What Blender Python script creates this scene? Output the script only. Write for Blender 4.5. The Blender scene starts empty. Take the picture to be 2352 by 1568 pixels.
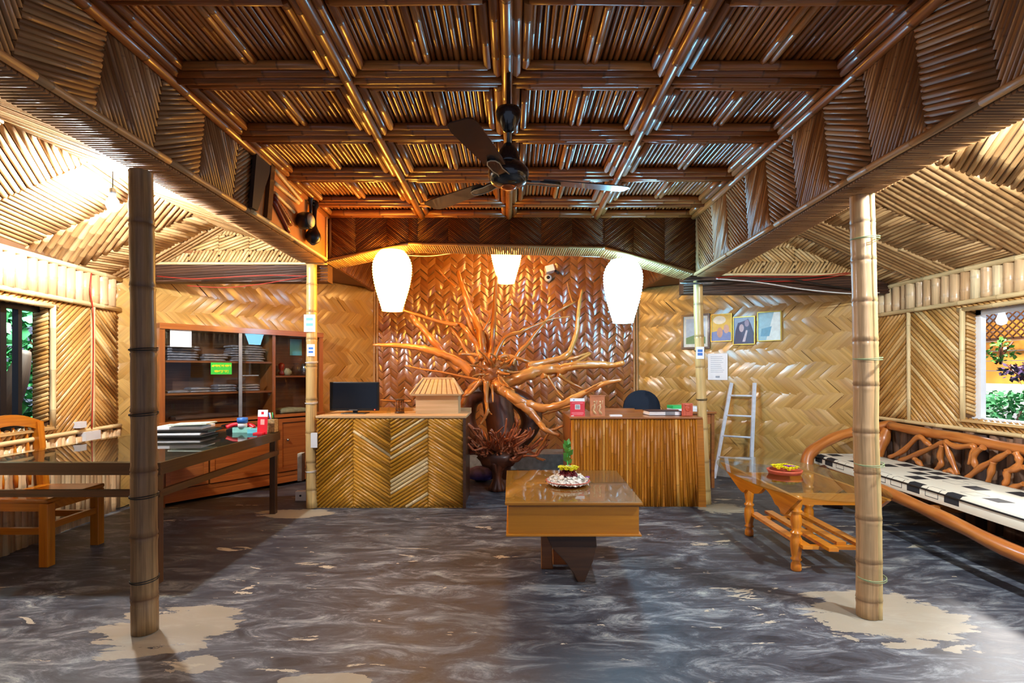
import bpy, bmesh, math, random
from mathutils import Vector, Matrix, Euler
random.seed(7)
C = bpy.context.scene.collection
SC = bpy.context.scene
# ---------------------------------------------------------------- camera
F, HZ, CX, CH = 1220.0, 852.0, 1176.0, 1.5
cd = bpy.data.cameras.new('camera'); cam = bpy.data.objects.new('camera', cd); C.objects.link(cam)
cam.location = (0, 0, CH); cam.rotation_euler = (math.pi/2, 0, 0)
cd.sensor_width = 36; cd.lens = F/2352*36; cd.shift_y = (HZ-784)/2352
cd.clip_start = .05; cd.clip_end = 200
SC.camera = cam
# ---------------------------------------------------------------- view, world, big lights
SC.view_settings.view_transform = 'Standard'; SC.view_settings.look = 'None'
SC.view_settings.gamma = 1; SC.view_settings.use_curve_mapping = False
SC.view_settings.exposure = 0.06
W = bpy.data.worlds.new('dusk'); SC.world = W; W.use_nodes = True
bg = W.node_tree.nodes['Background']; bg.inputs[0].default_value = (.62, .72, 1, 1); bg.inputs[1].default_value = .5

def point(name, loc, watt, col, rad=.05):
    l = bpy.data.lights.new(name, 'POINT'); l.energy = watt; l.color = col; l.shadow_soft_size = rad
    o = bpy.data.objects.new(name, l); o.location = loc; C.objects.link(o); return o
LAMP_L = Vector((-3.12, 4.15, 2.82)); LAMP_R = Vector((2.7, 2.76, 2.88))
# ---------------------------------------------------------------- helpers
V3 = Vector
def P(px, py, D): return V3(((px-CX)*D/F, D, CH+(HZ-py)*D/F))
def G(px, py, z=0): return P(px, py, F*(CH-z)/(py-HZ))
def on_plane(px, py, pt, n):
    d = V3(((px-CX)/F, 1, (HZ-py)/F)); o = V3((0, 0, CH)); n = V3(n)
    return o + d*((V3(pt)-o).dot(n)/d.dot(n))
R = random.Random(11)
def U(a, b): return R.uniform(a, b)
class Frame:
    def __init__(s, O, U_, V_):
        s.O = V3(O); s.U = V3(U_).normalized(); s.V = V3(V_); s.V = (s.V - s.U*s.V.dot(s.U)).normalized(); s.N = s.U.cross(s.V)
    def __call__(s, u, v, n=0): return s.O + s.U*u + s.V*v + s.N*n
    def inv(s, p): d = V3(p)-s.O; return d.dot(s.U), d.dot(s.V), d.dot(s.N)
WORLD = Frame((0, 0, 0), (1, 0, 0), (0, 1, 0))
class MB:
    def __init__(s): s.v = []; s.f = []; s.uv = []; s.r = []; s.n = []; s.sm = []
    def vert(s, p, r=.5, n=0): s.v.append(tuple(p)); s.r.append(r); s.n.append(n); return len(s.v)-1
    def face(s, idx, uv=None, smooth=False):
        s.f.append(tuple(idx)); s.sm.append(smooth)
        if uv is None:
            a, b, c = V3(s.v[idx[0]]), V3(s.v[idx[1]]), V3(s.v[idx[-1]])
            u = (b-a); u = u.normalized() if u.length > 1e-9 else V3((1, 0, 0)); n = u.cross(c-a)
            n = n.normalized() if n.length > 1e-12 else V3((0, 0, 1)); w = n.cross(u)
            uv = [((V3(s.v[i])-a).dot(u), (V3(s.v[i])-a).dot(w)) for i in idx]
        s.uv.append(uv)
    def box(s, lo, hi, fr=WORLD, rnd=None, axis=0):
        rnd = U(0, 1) if rnd is None else rnd
        ids = [s.vert(fr(x, y, z), rnd) for z in (lo[2], hi[2]) for y in (lo[1], hi[1]) for x in (lo[0], hi[0])]
        c = [(x, y, z) for z in (lo[2], hi[2]) for y in (lo[1], hi[1]) for x in (lo[0], hi[0])]
        for q in ((0, 2, 3, 1), (4, 5, 7, 6), (0, 1, 5, 4), (2, 6, 7, 3), (0, 4, 6, 2), (1, 3, 7, 5)):
            L = []
            for i in q:
                p = c[i]; o = [p[k] for k in range(3) if k != axis]
                L.append((p[axis], o[0]+o[1]))
            s.face([ids[i] for i in q], L)
        return s
    def bar(s, a, b, w, h, up=(0, 0, 1), rnd=None):
        a = V3(a); b = V3(b); d = (b-a); L = d.length; d.normalize(); up = V3(up)
        if abs(d.dot(up)) > .98: up = V3((0, 1, 0))
        sd = d.cross(up).normalized(); fr = Frame(a, d, sd)
        return s.box((0, -w/2, -h/2), (L, w/2, h/2), fr, rnd)
    def tube(s, pts, rad, seg=8, rnd=None, cap=True, nodes=None, flat=1.0, up=None):
        pts = [V3(p) for p in pts]; n = len(pts); rnd = U(0, 1) if rnd is None else rnd
        rad = [rad]*n if not hasattr(rad, '__len__') else rad
        t0 = (pts[1]-pts[0]).normalized(); a = V3((0, 0, 1)) if abs(t0.z) < .9 else V3((1, 0, 0))
        if up is not None: a = V3(up)
        b = t0.cross(a).normalized(); rings = []; L = 0; us = []
        for i, p in enumerate(pts):
            t = (pts[min(i+1, n-1)]-pts[max(i-1, 0)]).normalized()
            b = (b - t*b.dot(t)).normalized(); c = t.cross(b)
            if i: L += (p-pts[i-1]).length
            us.append(L); nd = nodes[i] if nodes else 0
            rings.append([s.vert(p + (b*math.cos(k*2*math.pi/seg) + c*flat*math.sin(k*2*math.pi/seg))*rad[i], rnd, nd) for k in range(seg)])
        rm = max(rad)
        for i in range(n-1):
            for k in range(seg):
                k2 = (k+1) % seg; va, vb = k/seg*6.283*rm, (k+1)/seg*6.283*rm
                s.face([rings[i][k], rings[i][k2], rings[i+1][k2], rings[i+1][k]], [(us[i], va), (us[i], vb), (us[i+1], vb), (us[i+1], va)], True)
        if cap:
            s.face(rings[0][::-1], [(0, 0)]*seg); s.face(rings[-1], [(L, 0)]*seg)
        return s
    def culm(s, a, b, r, step=.4, seg=7, rnd=None, wob=.0, fine=True, cap=True, ph=None):
        a = V3(a); b = V3(b); d = b-a; L = d.length
        if L < 1e-3: return s
        d.normalize(); sd = d.cross(V3((.3, .5, .8))).normalized()
        st = [(0, 1, 0)]; x = step*(U(.15, 1) if ph is None else ph)
        while x < L-.02:
            if fine: st += [(x-r*.35, .985, 0), (x-r*.12, 1.07, .6), (x+r*.05, 1.0, 1), (x+r*.18, 1.05, .5), (x+r*.45, .99, 0)]
            else: st += [(x-r*.4, .99, .0), (x, 1.06, 1), (x+r*.4, .99, .0)]
            x += step*U(.85, 1.15)
        st.append((L, 1, 0)); st = [q for q in st if 0 <= q[0] <= L]
        ph_ = U(0, 6)
        s.tube([a+d*q[0]+sd*(wob*math.sin(q[0]*3+ph_)) for q in st], [r*q[1] for q in st], seg, rnd, cap, [q[2] for q in st])
        return s
    def lathe(s, prof, origin=(0, 0, 0), axis=(0, 0, 1), seg=20, rnd=None, wav=None):
        rnd = U(0, 1) if rnd is None else rnd; ax = V3(axis).normalized(); o = V3(origin)
        b = ax.orthogonal().normalized(); c = ax.cross(b); rings = []
        for r, z in prof:
            rings.append([s.vert(o+ax*z+(b*math.cos(k*6.28319/seg)+c*math.sin(k*6.28319/seg))*max(r, 1e-4)*(wav(k*6.28319/seg, z) if wav else 1), rnd) for k in range(seg)])
        for i in range(len(rings)-1):
            for k in range(seg):
                k2 = (k+1) % seg
                s.face([rings[i][k], rings[i][k2], rings[i+1][k2], rings[i+1][k]], [(prof[i][1], k/seg*.3), (prof[i][1], (k+1)/seg*.3), (prof[i+1][1], (k+1)/seg*.3), (prof[i+1][1], k/seg*.3)], True)
        if prof[0][0] > 1e-3: s.face(rings[0][::-1])
        if prof[-1][0] > 1e-3: s.face(rings[-1])
        return s
    def prism(s, poly, h0, h1, fr=WORLD, rnd=None):
        rnd = U(0, 1) if rnd is None else rnd; n = len(poly)
        area = sum(poly[i][0]*poly[(i+1) % n][1]-poly[(i+1) % n][0]*poly[i][1] for i in range(n))
        if area < 0: poly = poly[::-1]
        a = [s.vert(fr(x, y, h0), rnd) for x, y in poly]; b = [s.vert(fr(x, y, h1), rnd) for x, y in poly]
        s.face(a[::-1], [poly[i] for i in range(n)][::-1]); s.face(b, list(poly))
        for i in range(n):
            j = (i+1) % n; s.face([a[i], a[j], b[j], b[i]])
        return s
    def ball(s, c, r, sx=1, sy=1, sz=1, seg=10, rings=6, rnd=None, jit=0):
        rnd = U(0, 1) if rnd is None else rnd; c = V3(c); g = []
        for i in range(rings+1):
            th = math.pi*i/rings; g.append([])
            for k in range(seg):
                ph = 2*math.pi*k/seg; q = r*(1+U(-jit, jit))
                g[-1].append(s.vert(c+V3((sx*q*math.sin(th)*math.cos(ph), sy*q*math.sin(th)*math.sin(ph), sz*q*math.cos(th))), rnd))
        for i in range(rings):
            for k in range(seg):
                k2 = (k+1) % seg; s.face([g[i][k], g[i+1][k], g[i+1][k2], g[i][k2]], [(i*.05, k*.05)]*4, True)
        return s
    def build(s, name, mat, parent=None, smooth=None):
        me = bpy.data.meshes.new(name); me.from_pydata(s.v, [], s.f); me.materials.append(mat)
        uvl = me.uv_layers.new(name='UVMap'); fl = [c for q in s.uv for p in q for c in p]; uvl.data.foreach_set('uv', fl)
        a = me.attributes.new('rnd', 'FLOAT', 'POINT'); a.data.foreach_set('value', s.r)
        if any(s.n): a = me.attributes.new('node', 'FLOAT', 'POINT'); a.data.foreach_set('value', s.n)
        me.polygons.foreach_set('use_smooth', s.sm if smooth is None else [smooth]*len(s.f))
        me.update(); o = bpy.data.objects.new(name, me); C.objects.link(o)
        if parent is not None:
            o.parent = parent; o.matrix_parent_inverse = Matrix.Translation(-parent.location) if parent.rotation_euler.z == 0 else (Matrix.Translation(parent.location) @ parent.rotation_euler.to_matrix().to_4x4()).inverted()
        return o
def tag(o, label, cat, group=None, kind=None):
    o['label'] = label; o['category'] = cat
    if group: o['group'] = group
    if kind: o['kind'] = kind
    return o
def thing(name, label, cat, loc=(0, 0, 0), group=None):
    o = bpy.data.objects.new(name, None); o.location = loc; o.empty_display_size = .1; C.objects.link(o); return tag(o, label, cat, group)
def struct(o): o['kind'] = 'structure'; return o
def single(mb, name, mat, label, cat, group=None, kind=None, bevel=0): 
    o = mb.build(name, mat); tag(o, label, cat, group, kind)
    if bevel: bev(o, bevel)
    return o
def bev(o, w=.004, seg=2):
    m = o.modifiers.new('bevel', 'BEVEL'); m.width = w; m.segments = seg; m.limit_method = 'ANGLE'; m.angle_limit = .7; return o
def dup(root, delta, label=None, rot=None):
    r = root.copy(); C.objects.link(r); r.location = root.location + V3(delta)
    if rot is not None: r.rotation_euler.z = root.rotation_euler.z + rot
    if label: r['label'] = label
    for ch in list(root.children):
        c = ch.copy(); C.objects.link(c); c.parent = r
        for g in list(ch.children):
            d = g.copy(); C.objects.link(d); d.parent = c
    return r
def smooth_path(pts, k=5):
    pts = [V3(p) for p in pts]; out = []
    for i in range(len(pts)-1):
        p0, p1, p2, p3 = pts[max(i-1, 0)], pts[i], pts[i+1], pts[min(i+2, len(pts)-1)]
        for j in range(k):
            t = j/k; out.append(.5*((2*p1)+(p2-p0)*t+(2*p0-5*p1+4*p2-p3)*t*t+(3*p1-p0-3*p2+p3)*t**3))
    out.append(pts[-1]); return out
def lerp_list(vals, k=5):
    out = []
    for i in range(len(vals)-1):
        for j in range(k): out.append(vals[i]+(vals[i+1]-vals[i])*j/k)
    out.append(vals[-1]); return out
# ---- bamboo fields
def clip_line(poly, p, d):
    t0, t1 = -1e9, 1e9; n = len(poly)
    ar = sum(poly[i][0]*poly[(i+1) % n][1]-poly[(i+1) % n][0]*poly[i][1] for i in range(n)); sg = 1 if ar > 0 else -1
    for i in range(n):
        a = poly[i]; b = poly[(i+1) % n]; ex, ey = (b[0]-a[0])*sg, (b[1]-a[1])*sg; nx, ny = -ey, ex
        num = (p[0]-a[0])*nx+(p[1]-a[1])*ny; den = d[0]*nx+d[1]*ny
        if abs(den) < 1e-9:
            if num < 0: return None
            continue
        t = -num/den
        if den > 0: t0 = max(t0, t)
        else: t1 = min(t1, t)
    return (t0, t1) if t1-t0 > .012 else None
def hatch(mb, fr, poly, ang, pitch, r, step=.4, off=None, seg=6, jit=.12, fine=False, bright=0):
    a = math.radians(ang); d = (math.cos(a), math.sin(a)); n = (-d[1], d[0])
    ss = [x*n[0]+y*n[1] for x, y in poly]; s = min(ss)+pitch*.5
    while s < max(ss):
        p = (n[0]*s, n[1]*s); q = clip_line(poly, p, d)
        rr = r*U(1-jit, 1+jit)
        if q:
            o = (rr*.08 if off is None else off)
            rn = U(.0, .8)
            if bright and U(0, 1) < bright: rn = 1.0
            mb.culm(fr(p[0]+d[0]*q[0], p[1]+d[1]*q[0], o), fr(p[0]+d[0]*q[1], p[1]+d[1]*q[1], o), rr, step, seg, rn, .0015, fine)
        s += pitch*U(1-jit*.3, 1+jit*.3)
def woven(mb, fr, w, h, band, pitch, sw, ang, vertical, bulge=.012):
    # lacquered split strips plaited in a herringbone: bands of slanted, arched floats
    A, B = (w, h) if vertical else (h, w); nb = int(math.ceil(A/band)); tn = math.tan(math.radians(ang))
    for i in range(nb):
        sg = 1 if i % 2 else -1; a0 = i*band; bb = -band*tn; ph = U(0, pitch)*.3
        while bb < B+band*tn:
            rn = U(0, 1); tilt = U(-.006, .006); tw = U(-.008, .008); j = U(-.1, .1)*pitch; hw = sw/2*U(.85, 1.1)
            NI, NJ = 5, 3; g = []; ok = False
            for ii in range(NI):
                t = ii/(NI-1); row = []; aa = a0-band*.12+t*band*1.24; cc = bb+ph+j+sg*(t-.5)*band*tn
                z = bulge*(.25+.75*math.sin(math.pi*t)**.8)+.001+tw*(t-.5)
                for jj in range(NJ):
                    s_ = (jj/(NJ-1)-.5)*2; b2 = cc+s_*hw; zz = z*(1-.25*s_*s_)+tilt*s_
                    a2 = min(max(aa, 0), A); b3 = min(max(b2, 0), B)
                    if 0 < b2 < B: ok = True
                    row.append(mb.vert(fr(a2, b3, zz) if vertical else fr(b3, a2, zz), rn, 1 if (abs(s_) > .9 and 0) else 0))
                g.append(row)
            if ok:
                for ii in range(NI-1):
                    for jj in range(NJ-1):
                        q = [g[ii][jj], g[ii+1][jj], g[ii+1][jj+1], g[ii][jj+1]]
                        if not vertical: q = q[::-1]
                        uv = [(ii*.05, jj*.02), ((ii+1)*.05, jj*.02), ((ii+1)*.05, (jj+1)*.02), (ii*.05, (jj+1)*.02)]
                        mb.face(q, uv if vertical else uv[::-1], True)
            bb += pitch
# ---------------------------------------------------------------- materials
def srgb(h):
    h = h.lstrip('#'); c = [int(h[i:i+2], 16)/255 for i in (0, 2, 4)]
    return tuple([x/12.92 if x <= .04045 else ((x+.055)/1.055)**2.4 for x in c]+[1])
def newmat(name):
    m = bpy.data.materials.new(name); m.use_nodes = True; nt = m.node_tree
    return m, nt, nt.nodes['Principled BSDF']
def nd(nt, t, **k):
    n = nt.nodes.new(t)
    for a, b in k.items(): setattr(n, a, b)
    return n
def setin(n, **k):
    for a, b in k.items(): n.inputs[a.replace('_', ' ')].default_value = b
def ramp(nt, fac, stops, interp='LINEAR'):
    r = nd(nt, 'ShaderNodeValToRGB'); r.color_ramp.interpolation = interp; e = r.color_ramp.elements
    while len(e) < len(stops): e.new(.5)
    for x, (p, c) in zip(e, stops): x.position = p; x.color = c if not isinstance(c, str) else srgb(c)
    nt.links.new(fac, r.inputs[0]); return r.outputs[0]
def math_(nt, op, a, b=None, c=None):
    n = nd(nt, 'ShaderNodeMath', operation=op)
    for i, x in enumerate((a, b, c)):
        if x is None: continue
        if hasattr(x, 'is_output') or isinstance(x, bpy.types.NodeSocket): nt.links.new(x, n.inputs[i])
        else: n.inputs[i].default_value = x
    return n.outputs[0]
def mixc(nt, fac, a, b, mode='MIX'):
    n = nd(nt, 'ShaderNodeMix', data_type='RGBA', blend_type=mode)
    for i, x in ((0, fac), (6, a), (7, b)):
        if isinstance(x, bpy.types.NodeSocket): nt.links.new(x, n.inputs[i])
        elif isinstance(x, str): n.inputs[i].default_value = srgb(x)
        else: n.inputs[i].default_value = x
    return n.outputs[2]
def attr(nt, name): n = nd(nt, 'ShaderNodeAttribute', attribute_name=name); return n.outputs['Fac']
def bamboo(name, stops, rough=.45, coat=.0, node=.65, streak=.35, nodecol='#5a3414', crough=.15):
    m, nt, b = newmat(name); rn = attr(nt, 'rnd'); no = attr(nt, 'node')
    base = ramp(nt, rn, stops)
    uv = nd(nt, 'ShaderNodeUVMap'); sep = nd(nt, 'ShaderNodeSeparateXYZ'); nt.links.new(uv.outputs[0], sep.inputs[0])
    cmb = nd(nt, 'ShaderNodeCombineXYZ'); nt.links.new(math_(nt, 'MULTIPLY', sep.outputs[0], 2.2), cmb.inputs[0])
    nt.links.new(math_(nt, 'MULTIPLY', sep.outputs[1], 55), cmb.inputs[1]); nt.links.new(math_(nt, 'MULTIPLY', rn, 91), cmb.inputs[2])
    nz = nd(nt, 'ShaderNodeTexNoise'); nt.links.new(cmb.outputs[0], nz.inputs['Vector']); setin(nz, Scale=1, Detail=3, Roughness=.6)
    g = ramp(nt, nz.outputs[0], [(.3, (1-streak, 1-streak*1.1, 1-streak*1.2, 1)), (.7, (1.12, 1.1, 1.08, 1))])
    col = mixc(nt, 1, base, g, 'MULTIPLY'); col = mixc(nt, math_(nt, 'MULTIPLY', no, node), col, nodecol)
    nt.links.new(col, b.inputs['Base Color'])
    bp = nd(nt, 'ShaderNodeBump'); setin(bp, Strength=.25, Distance=.004); nt.links.new(nz.outputs[0], bp.inputs['Height']); nt.links.new(bp.outputs[0], b.inputs['Normal'])
    setin(b, Roughness=rough); b.inputs['Coat Weight'].default_value = coat; b.inputs['Coat Roughness'].default_value = crough
    return m
def plain(name, col, rough=.5, metal=0, coat=0, noise=.12, scale=14, emit=0, bump=0):
    m, nt, b = newmat(name); c = srgb(col) if isinstance(col, str) else col
    tc = nd(nt, 'ShaderNodeTexCoord'); nz = nd(nt, 'ShaderNodeTexNoise'); nt.links.new(tc.outputs['Object'], nz.inputs['Vector']); setin(nz, Scale=scale, Detail=4)
    k1 = tuple([x*(1-noise) for x in c[:3]]+[1]); k2 = tuple([min(1, x*(1+noise)) for x in c[:3]]+[1])
    nt.links.new(ramp(nt, nz.outputs[0], [(.3, k1), (.7, k2)]), b.inputs['Base Color'])
    setin(b, Roughness=rough, Metallic=metal); b.inputs['Coat Weight'].default_value = coat
    if emit: b.inputs['Emission Color'].default_value = c; b.inputs['Emission Strength'].default_value = emit
    if bump:
        bp = nd(nt, 'ShaderNodeBump'); setin(bp, Strength=bump, Distance=.01); nt.links.new(nz.outputs[0], bp.inputs['Height']); nt.links.new(bp.outputs[0], b.inputs['Normal'])
    return m
def wood(name, c1, c2, rough=.35, coat=.3, sc=(1.2, 30)):
    m, nt, b = newmat(name); uv = nd(nt, 'ShaderNodeUVMap'); mp = nd(nt, 'ShaderNodeMapping'); nt.links.new(uv.outputs[0], mp.inputs[0])
    mp.inputs['Scale'].default_value = (sc[0], sc[1], 1); nz = nd(nt, 'ShaderNodeTexNoise'); nt.links.new(mp.outputs[0], nz.inputs['Vector']); setin(nz, Scale=1, Detail=5, Distortion=.8)
    a = ramp(nt, nz.outputs[0], [(.3, c1), (.7, c2)]); rn = attr(nt, 'rnd')
    v = ramp(nt, rn, [(0, (.82, .82, .82, 1)), (1, (1.12, 1.1, 1.08, 1))])
    nt.links.new(mixc(nt, 1, a, v, 'MULTIPLY'), b.inputs['Base Color']); setin(b, Roughness=rough); b.inputs['Coat Weight'].default_value = coat; b.inputs['Coat Roughness'].default_value = .12
    bp = nd(nt, 'ShaderNodeBump'); setin(bp, Strength=.15, Distance=.003); nt.links.new(nz.outputs[0], bp.inputs['Height']); nt.links.new(bp.outputs[0], b.inputs['Normal'])
    return m
def glassmat(name, tint=(.93, .97, .95, 1), rough=.0, ior=1.5):
    m = bpy.data.materials.new(name); m.use_nodes = True; nt = m.node_tree; nt.nodes.clear()
    o = nd(nt, 'ShaderNodeOutputMaterial'); mx = nd(nt, 'ShaderNodeMixShader'); t = nd(nt, 'ShaderNodeBsdfTransparent'); g = nd(nt, 'ShaderNodeBsdfGlossy'); fr = nd(nt, 'ShaderNodeFresnel')
    t.inputs[0].default_value = tint; g.inputs['Roughness'].default_value = rough; fr.inputs[0].default_value = ior
    ge = nd(nt, 'ShaderNodeNewGeometry'); ad = math_(nt, 'SUBTRACT', 1, ge.outputs['Backfacing'])
    nt.links.new(math_(nt, 'MULTIPLY', fr.outputs[0], ad), mx.inputs[0]); nt.links.new(t.outputs[0], mx.inputs[1]); nt.links.new(g.outputs[0], mx.inputs[2]); nt.links.new(mx.outputs[0], o.inputs[0]); return m
M = {}
M['ceil'] = bamboo('bamboo_ceiling', [(0, '#84481c'), (.5, '#aa662c'), (1, '#c88a4a')], .38, .35, .75, .4)
M['beam'] = bamboo('bamboo_beam', [(0, '#8a6038'), (.6, '#ad8050'), (1, '#cda470')], .5, .1, .5)
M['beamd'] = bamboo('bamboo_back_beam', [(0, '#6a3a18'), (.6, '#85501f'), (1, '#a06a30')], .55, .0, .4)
M['roof'] = bamboo('bamboo_roof', [(0, '#a87e4e'), (.6, '#c9a06a'), (1, '#e0c08c')], .5, .1, .4)
M['pale'] = bamboo('bamboo_pale', [(0, '#c9a064'), (.6, '#dcb87c'), (1, '#efd8a2')], .5, .1, .35)
M['frieze'] = bamboo('bamboo_frieze', [(0, '#d0a878'), (.6, '#e2c092'), (1, '#f0dcae')], .38, .2, .2, .22)
M['wall'] = bamboo('bamboo_wall', [(0, '#b8853f'), (.6, '#cf9e58'), (1, '#ecc98a')], .45, .15, .4)
M['log'] = bamboo('dark_slabs', [(0, '#3a241a'), (.6, '#5f4230'), (1, '#86644a')], .7, .0, .3)
M['counter'] = bamboo('bamboo_counter', [(0, '#b07a1c'), (.85, '#c8922e'), (1, '#ead09a')], .38, .15, .4, .25)
M['counterd'] = bamboo('bamboo_counter_dark', [(0, '#a86412'), (.85, '#c8801c'), (1, '#d89c48')], .4, .1, .5, .25)
M['post'] = bamboo('bamboo_post_old', [(0, '#8a6a44'), (1, '#a8865a')], .5, .1, .8, .5)
M['postp'] = bamboo('bamboo_post_pale', [(0, '#c4a062'), (1, '#dcc084')], .4, .25, .6, .3)
M['postr'] = bamboo('bamboo_post_tan', [(0, '#b08c60'), (1, '#c8a478')], .45, .2, .6, .35)
M['weavec'] = bamboo('woven_dark', [(0, '#94541e'), (.5, '#a8682c'), (1, '#bb7c3c')], .3, 1, 0, .2, crough=.14)
M['weavew'] = bamboo('woven_light', [(0, '#b88c48'), (.5, '#c49a52'), (1, '#cea660')], .38, .8, 0, .22, crough=.2)
M['backing'] = plain('backing', '#5e3f22', .9)
M['backw'] = plain('weave_backing', '#7a5226', .8); M['tiegreen'] = plain('tie_green', '#8e9c70', .6)
M['rail'] = bamboo('bamboo_rail', [(0, '#9a7444'), (1, '#c09a64')], .45, .2, .6)
M['wood_o'] = wood('orange_wood', '#b4620f', '#d8861f', .3, .5)
M['wood_d'] = wood('dark_wood', '#3a2210', '#58361c', .4, .3)
M['wood_m'] = wood('mid_wood', '#8a4c1c', '#b06a2c', .35, .4)
M['wood_t'] = wood('tea_table', '#a8660c', '#bd7a14', .4, .3)
M['wood_c'] = wood('cabinet_wood', '#84461a', '#a4602a', .35, .4)
M['wood_p'] = wood('pale_wood', '#c8a474', '#dcbc90', .6, 0)
M['wood_i'] = wood('cabinet_inside', '#5c3a26', '#7c5238', .6, 0)
M['root'] = wood('polished_root', '#a85a1c', '#e29c50', .32, .6, (1.5, 10))
M['rootd'] = wood('dark_root', '#3a1c0e', '#6a3414', .5, .3, (1.5, 10))
M['roott'] = wood('twig_root', '#8a4020', '#c8754a', .35, .6, (1.5, 10))
M['benchw'] = wood('bench_log', '#9a521c', '#c47c3a', .35, .4, (1.5, 14))
M['white'] = plain('white_plastic', '#e6e8ea', .4, noise=.03)
M['paper'] = plain('paper', '#f2f4f6', .8, noise=.03)
M['black'] = plain('black_plastic', '#101214', .35)
M['navy'] = plain('dark_mesh', '#141c2c', .8, bump=.3, scale=200)
M['screen'] = plain('screen', '#101620', .15, noise=.02)
M['red'] = plain('red_print', '#d81c30', .4, noise=.03)
M['blue'] = plain('blue_print', '#2b6fc4', .5, noise=.03)
M['cyan'] = plain('cyan_print', '#6cc8dc', .5, noise=.03)
M['green'] = plain('green_print', '#3fd070', .5, noise=.03)
M['yellow'] = plain('yellow_petal', '#e8e010', .6, noise=.1)
M['petal'] = plain('white_petal', '#fbeee2', .7, noise=.15, scale=60)
M['maroon'] = plain('maroon_petal', '#7a2024', .6)
M['violet'] = plain('violet_petal', '#a050c0', .6)
M['clay'] = plain('terracotta', '#c0563c', .5)
M['clayp'] = plain('terracotta_pale', '#c88058', .7)
M['leaf'] = plain('leaf', '#4f8a34', .45, noise=.4, scale=5)
M['lintel'] = bamboo('lintel_cane', [(0, '#402616'), (1, '#62402a')], .6)
M['leafd'] = plain('leaf_outdoor', '#48905a', .4, noise=.5, scale=3)
M['metalw'] = plain('white_metal', '#d8dee8', .3)
M['fanm'] = plain('fan_metal', '#17181c', .22, coat=.6)
M['fanb'] = plain('fan_blade', '#3c2a20', .3, coat=.4)
M['cream'] = plain('cream_line', '#c8b898', .5)
M['gold'] = plain('gold_frame', '#b88a30', .3, .6)
M['wirew'] = plain('white_wire', '#e0e0dc', .5); M['wirer'] = plain('red_wire', '#b02414', .5); M['wireb'] = plain('black_wire', '#141210', .5)
M['steel'] = plain('steel', '#9aa0a4', .25, .9)
M['cement'] = plain('cement', '#8d8c88', .8, noise=.25, bump=.2)
M['cementp'] = plain('cement_pale', '#b8b0a0', .8, noise=.2, bump=.2)
M['purple'] = plain('purple_cloth', '#5a50a0', .7, noise=.5, scale=9, bump=.6)
M['cloth'] = plain('wrapped_cloth', '#8c8c94', .3, noise=.3, scale=18, coat=.6, bump=.4)
M['clothg'] = plain('grey_cloth', '#a0a080', .8, noise=.2, scale=18, bump=.4)
M['glass'] = glassmat('glass'); M['glassc'] = glassmat('cabinet_glass', (.85, .87, .88, 1))
M['glassp'] = glassmat('picture_glass', (1, 1, 1, 1), .1, 1.12)
M['glasst'] = glassmat('table_glass', (.9, .94, .91, 1), .02, 1.55)
def emis(name, col, s, rim=None):
    m = bpy.data.materials.new(name); m.use_nodes = True; nt = m.node_tree; nt.nodes.clear(); o = nd(nt, 'ShaderNodeOutputMaterial'); e = nd(nt, 'ShaderNodeEmission')
    e.inputs[0].default_value = col; e.inputs[1].default_value = s; nt.links.new(e.outputs[0], o.inputs[0]); return m
M['lanw'] = emis('lantern_warm', (1, .46, .06, 1), 36); M['lanc'] = emis('lantern_cool', (.27, .68, 1, 1), 34); M['lanm'] = emis('lantern_mid', (1, .5, .12, 1), 24)
M['bulb'] = emis('bulb', (.9, .95, 1, 1), 3000); M['bulbr'] = emis('bulb_right', (.85, .93, 1, 1), 4800); M['bulbo'] = emis('outdoor_bulb', (1, 1, 1, 1), 3); M['led'] = emis('led', (1, .05, .02, 1), 6)
# floor: dark polished cement with swirled trowel marks, chips and worn pale spots
m, nt, b = newmat('floor_cement'); tc = nd(nt, 'ShaderNodeTexCoord'); mp = nd(nt, 'ShaderNodeMapping'); nt.links.new(tc.outputs['Object'], mp.inputs[0])
mp.inputs['Rotation'].default_value = (0, 0, .15); mp.inputs['Scale'].default_value = (.55, 1.5, 1)
n1 = nd(nt, 'ShaderNodeTexNoise'); setin(n1, Scale=4.2, Detail=12, Roughness=.78, Distortion=.9); nt.links.new(mp.outputs[0], n1.inputs['Vector'])
n2 = nd(nt, 'ShaderNodeTexNoise'); setin(n2, Scale=.55, Detail=3); nt.links.new(tc.outputs['Object'], n2.inputs['Vector'])
c0 = ramp(nt, n1.outputs[0], [(.38, '#2a2a30'), (.5, '#4c4e56'), (.58, '#7e8286'), (.68, '#b6bab2')])
c1 = mixc(nt, ramp(nt, n2.outputs[0], [(.42, (0, 0, 0, 1)), (.62, (.7, .7, .7, 1))]), c0, '#2a2b33')
n3 = nd(nt, 'ShaderNodeTexNoise'); setin(n3, Scale=4.5, Detail=6, Roughness=.65, Distortion=.6); nt.links.new(mp.outputs[0], n3.inputs['Vector'])
n4 = nd(nt, 'ShaderNodeTexNoise'); setin(n4, Scale=.9, Detail=2); nt.links.new(tc.outputs['Object'], n4.inputs['Vector'])
chip = ramp(nt, math_(nt, 'ADD', n3.outputs[0], math_(nt, 'MULTIPLY', n4.outputs[0], .35)), [(.825, (0, 0, 0, 1)), (.835, (1, 1, 1, 1))])
col = mixc(nt, chip, c1, '#b9ae98')
spots = None
sp = nd(nt, 'ShaderNodeSeparateXYZ'); nt.links.new(tc.outputs['Object'], sp.inputs[0])
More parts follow.
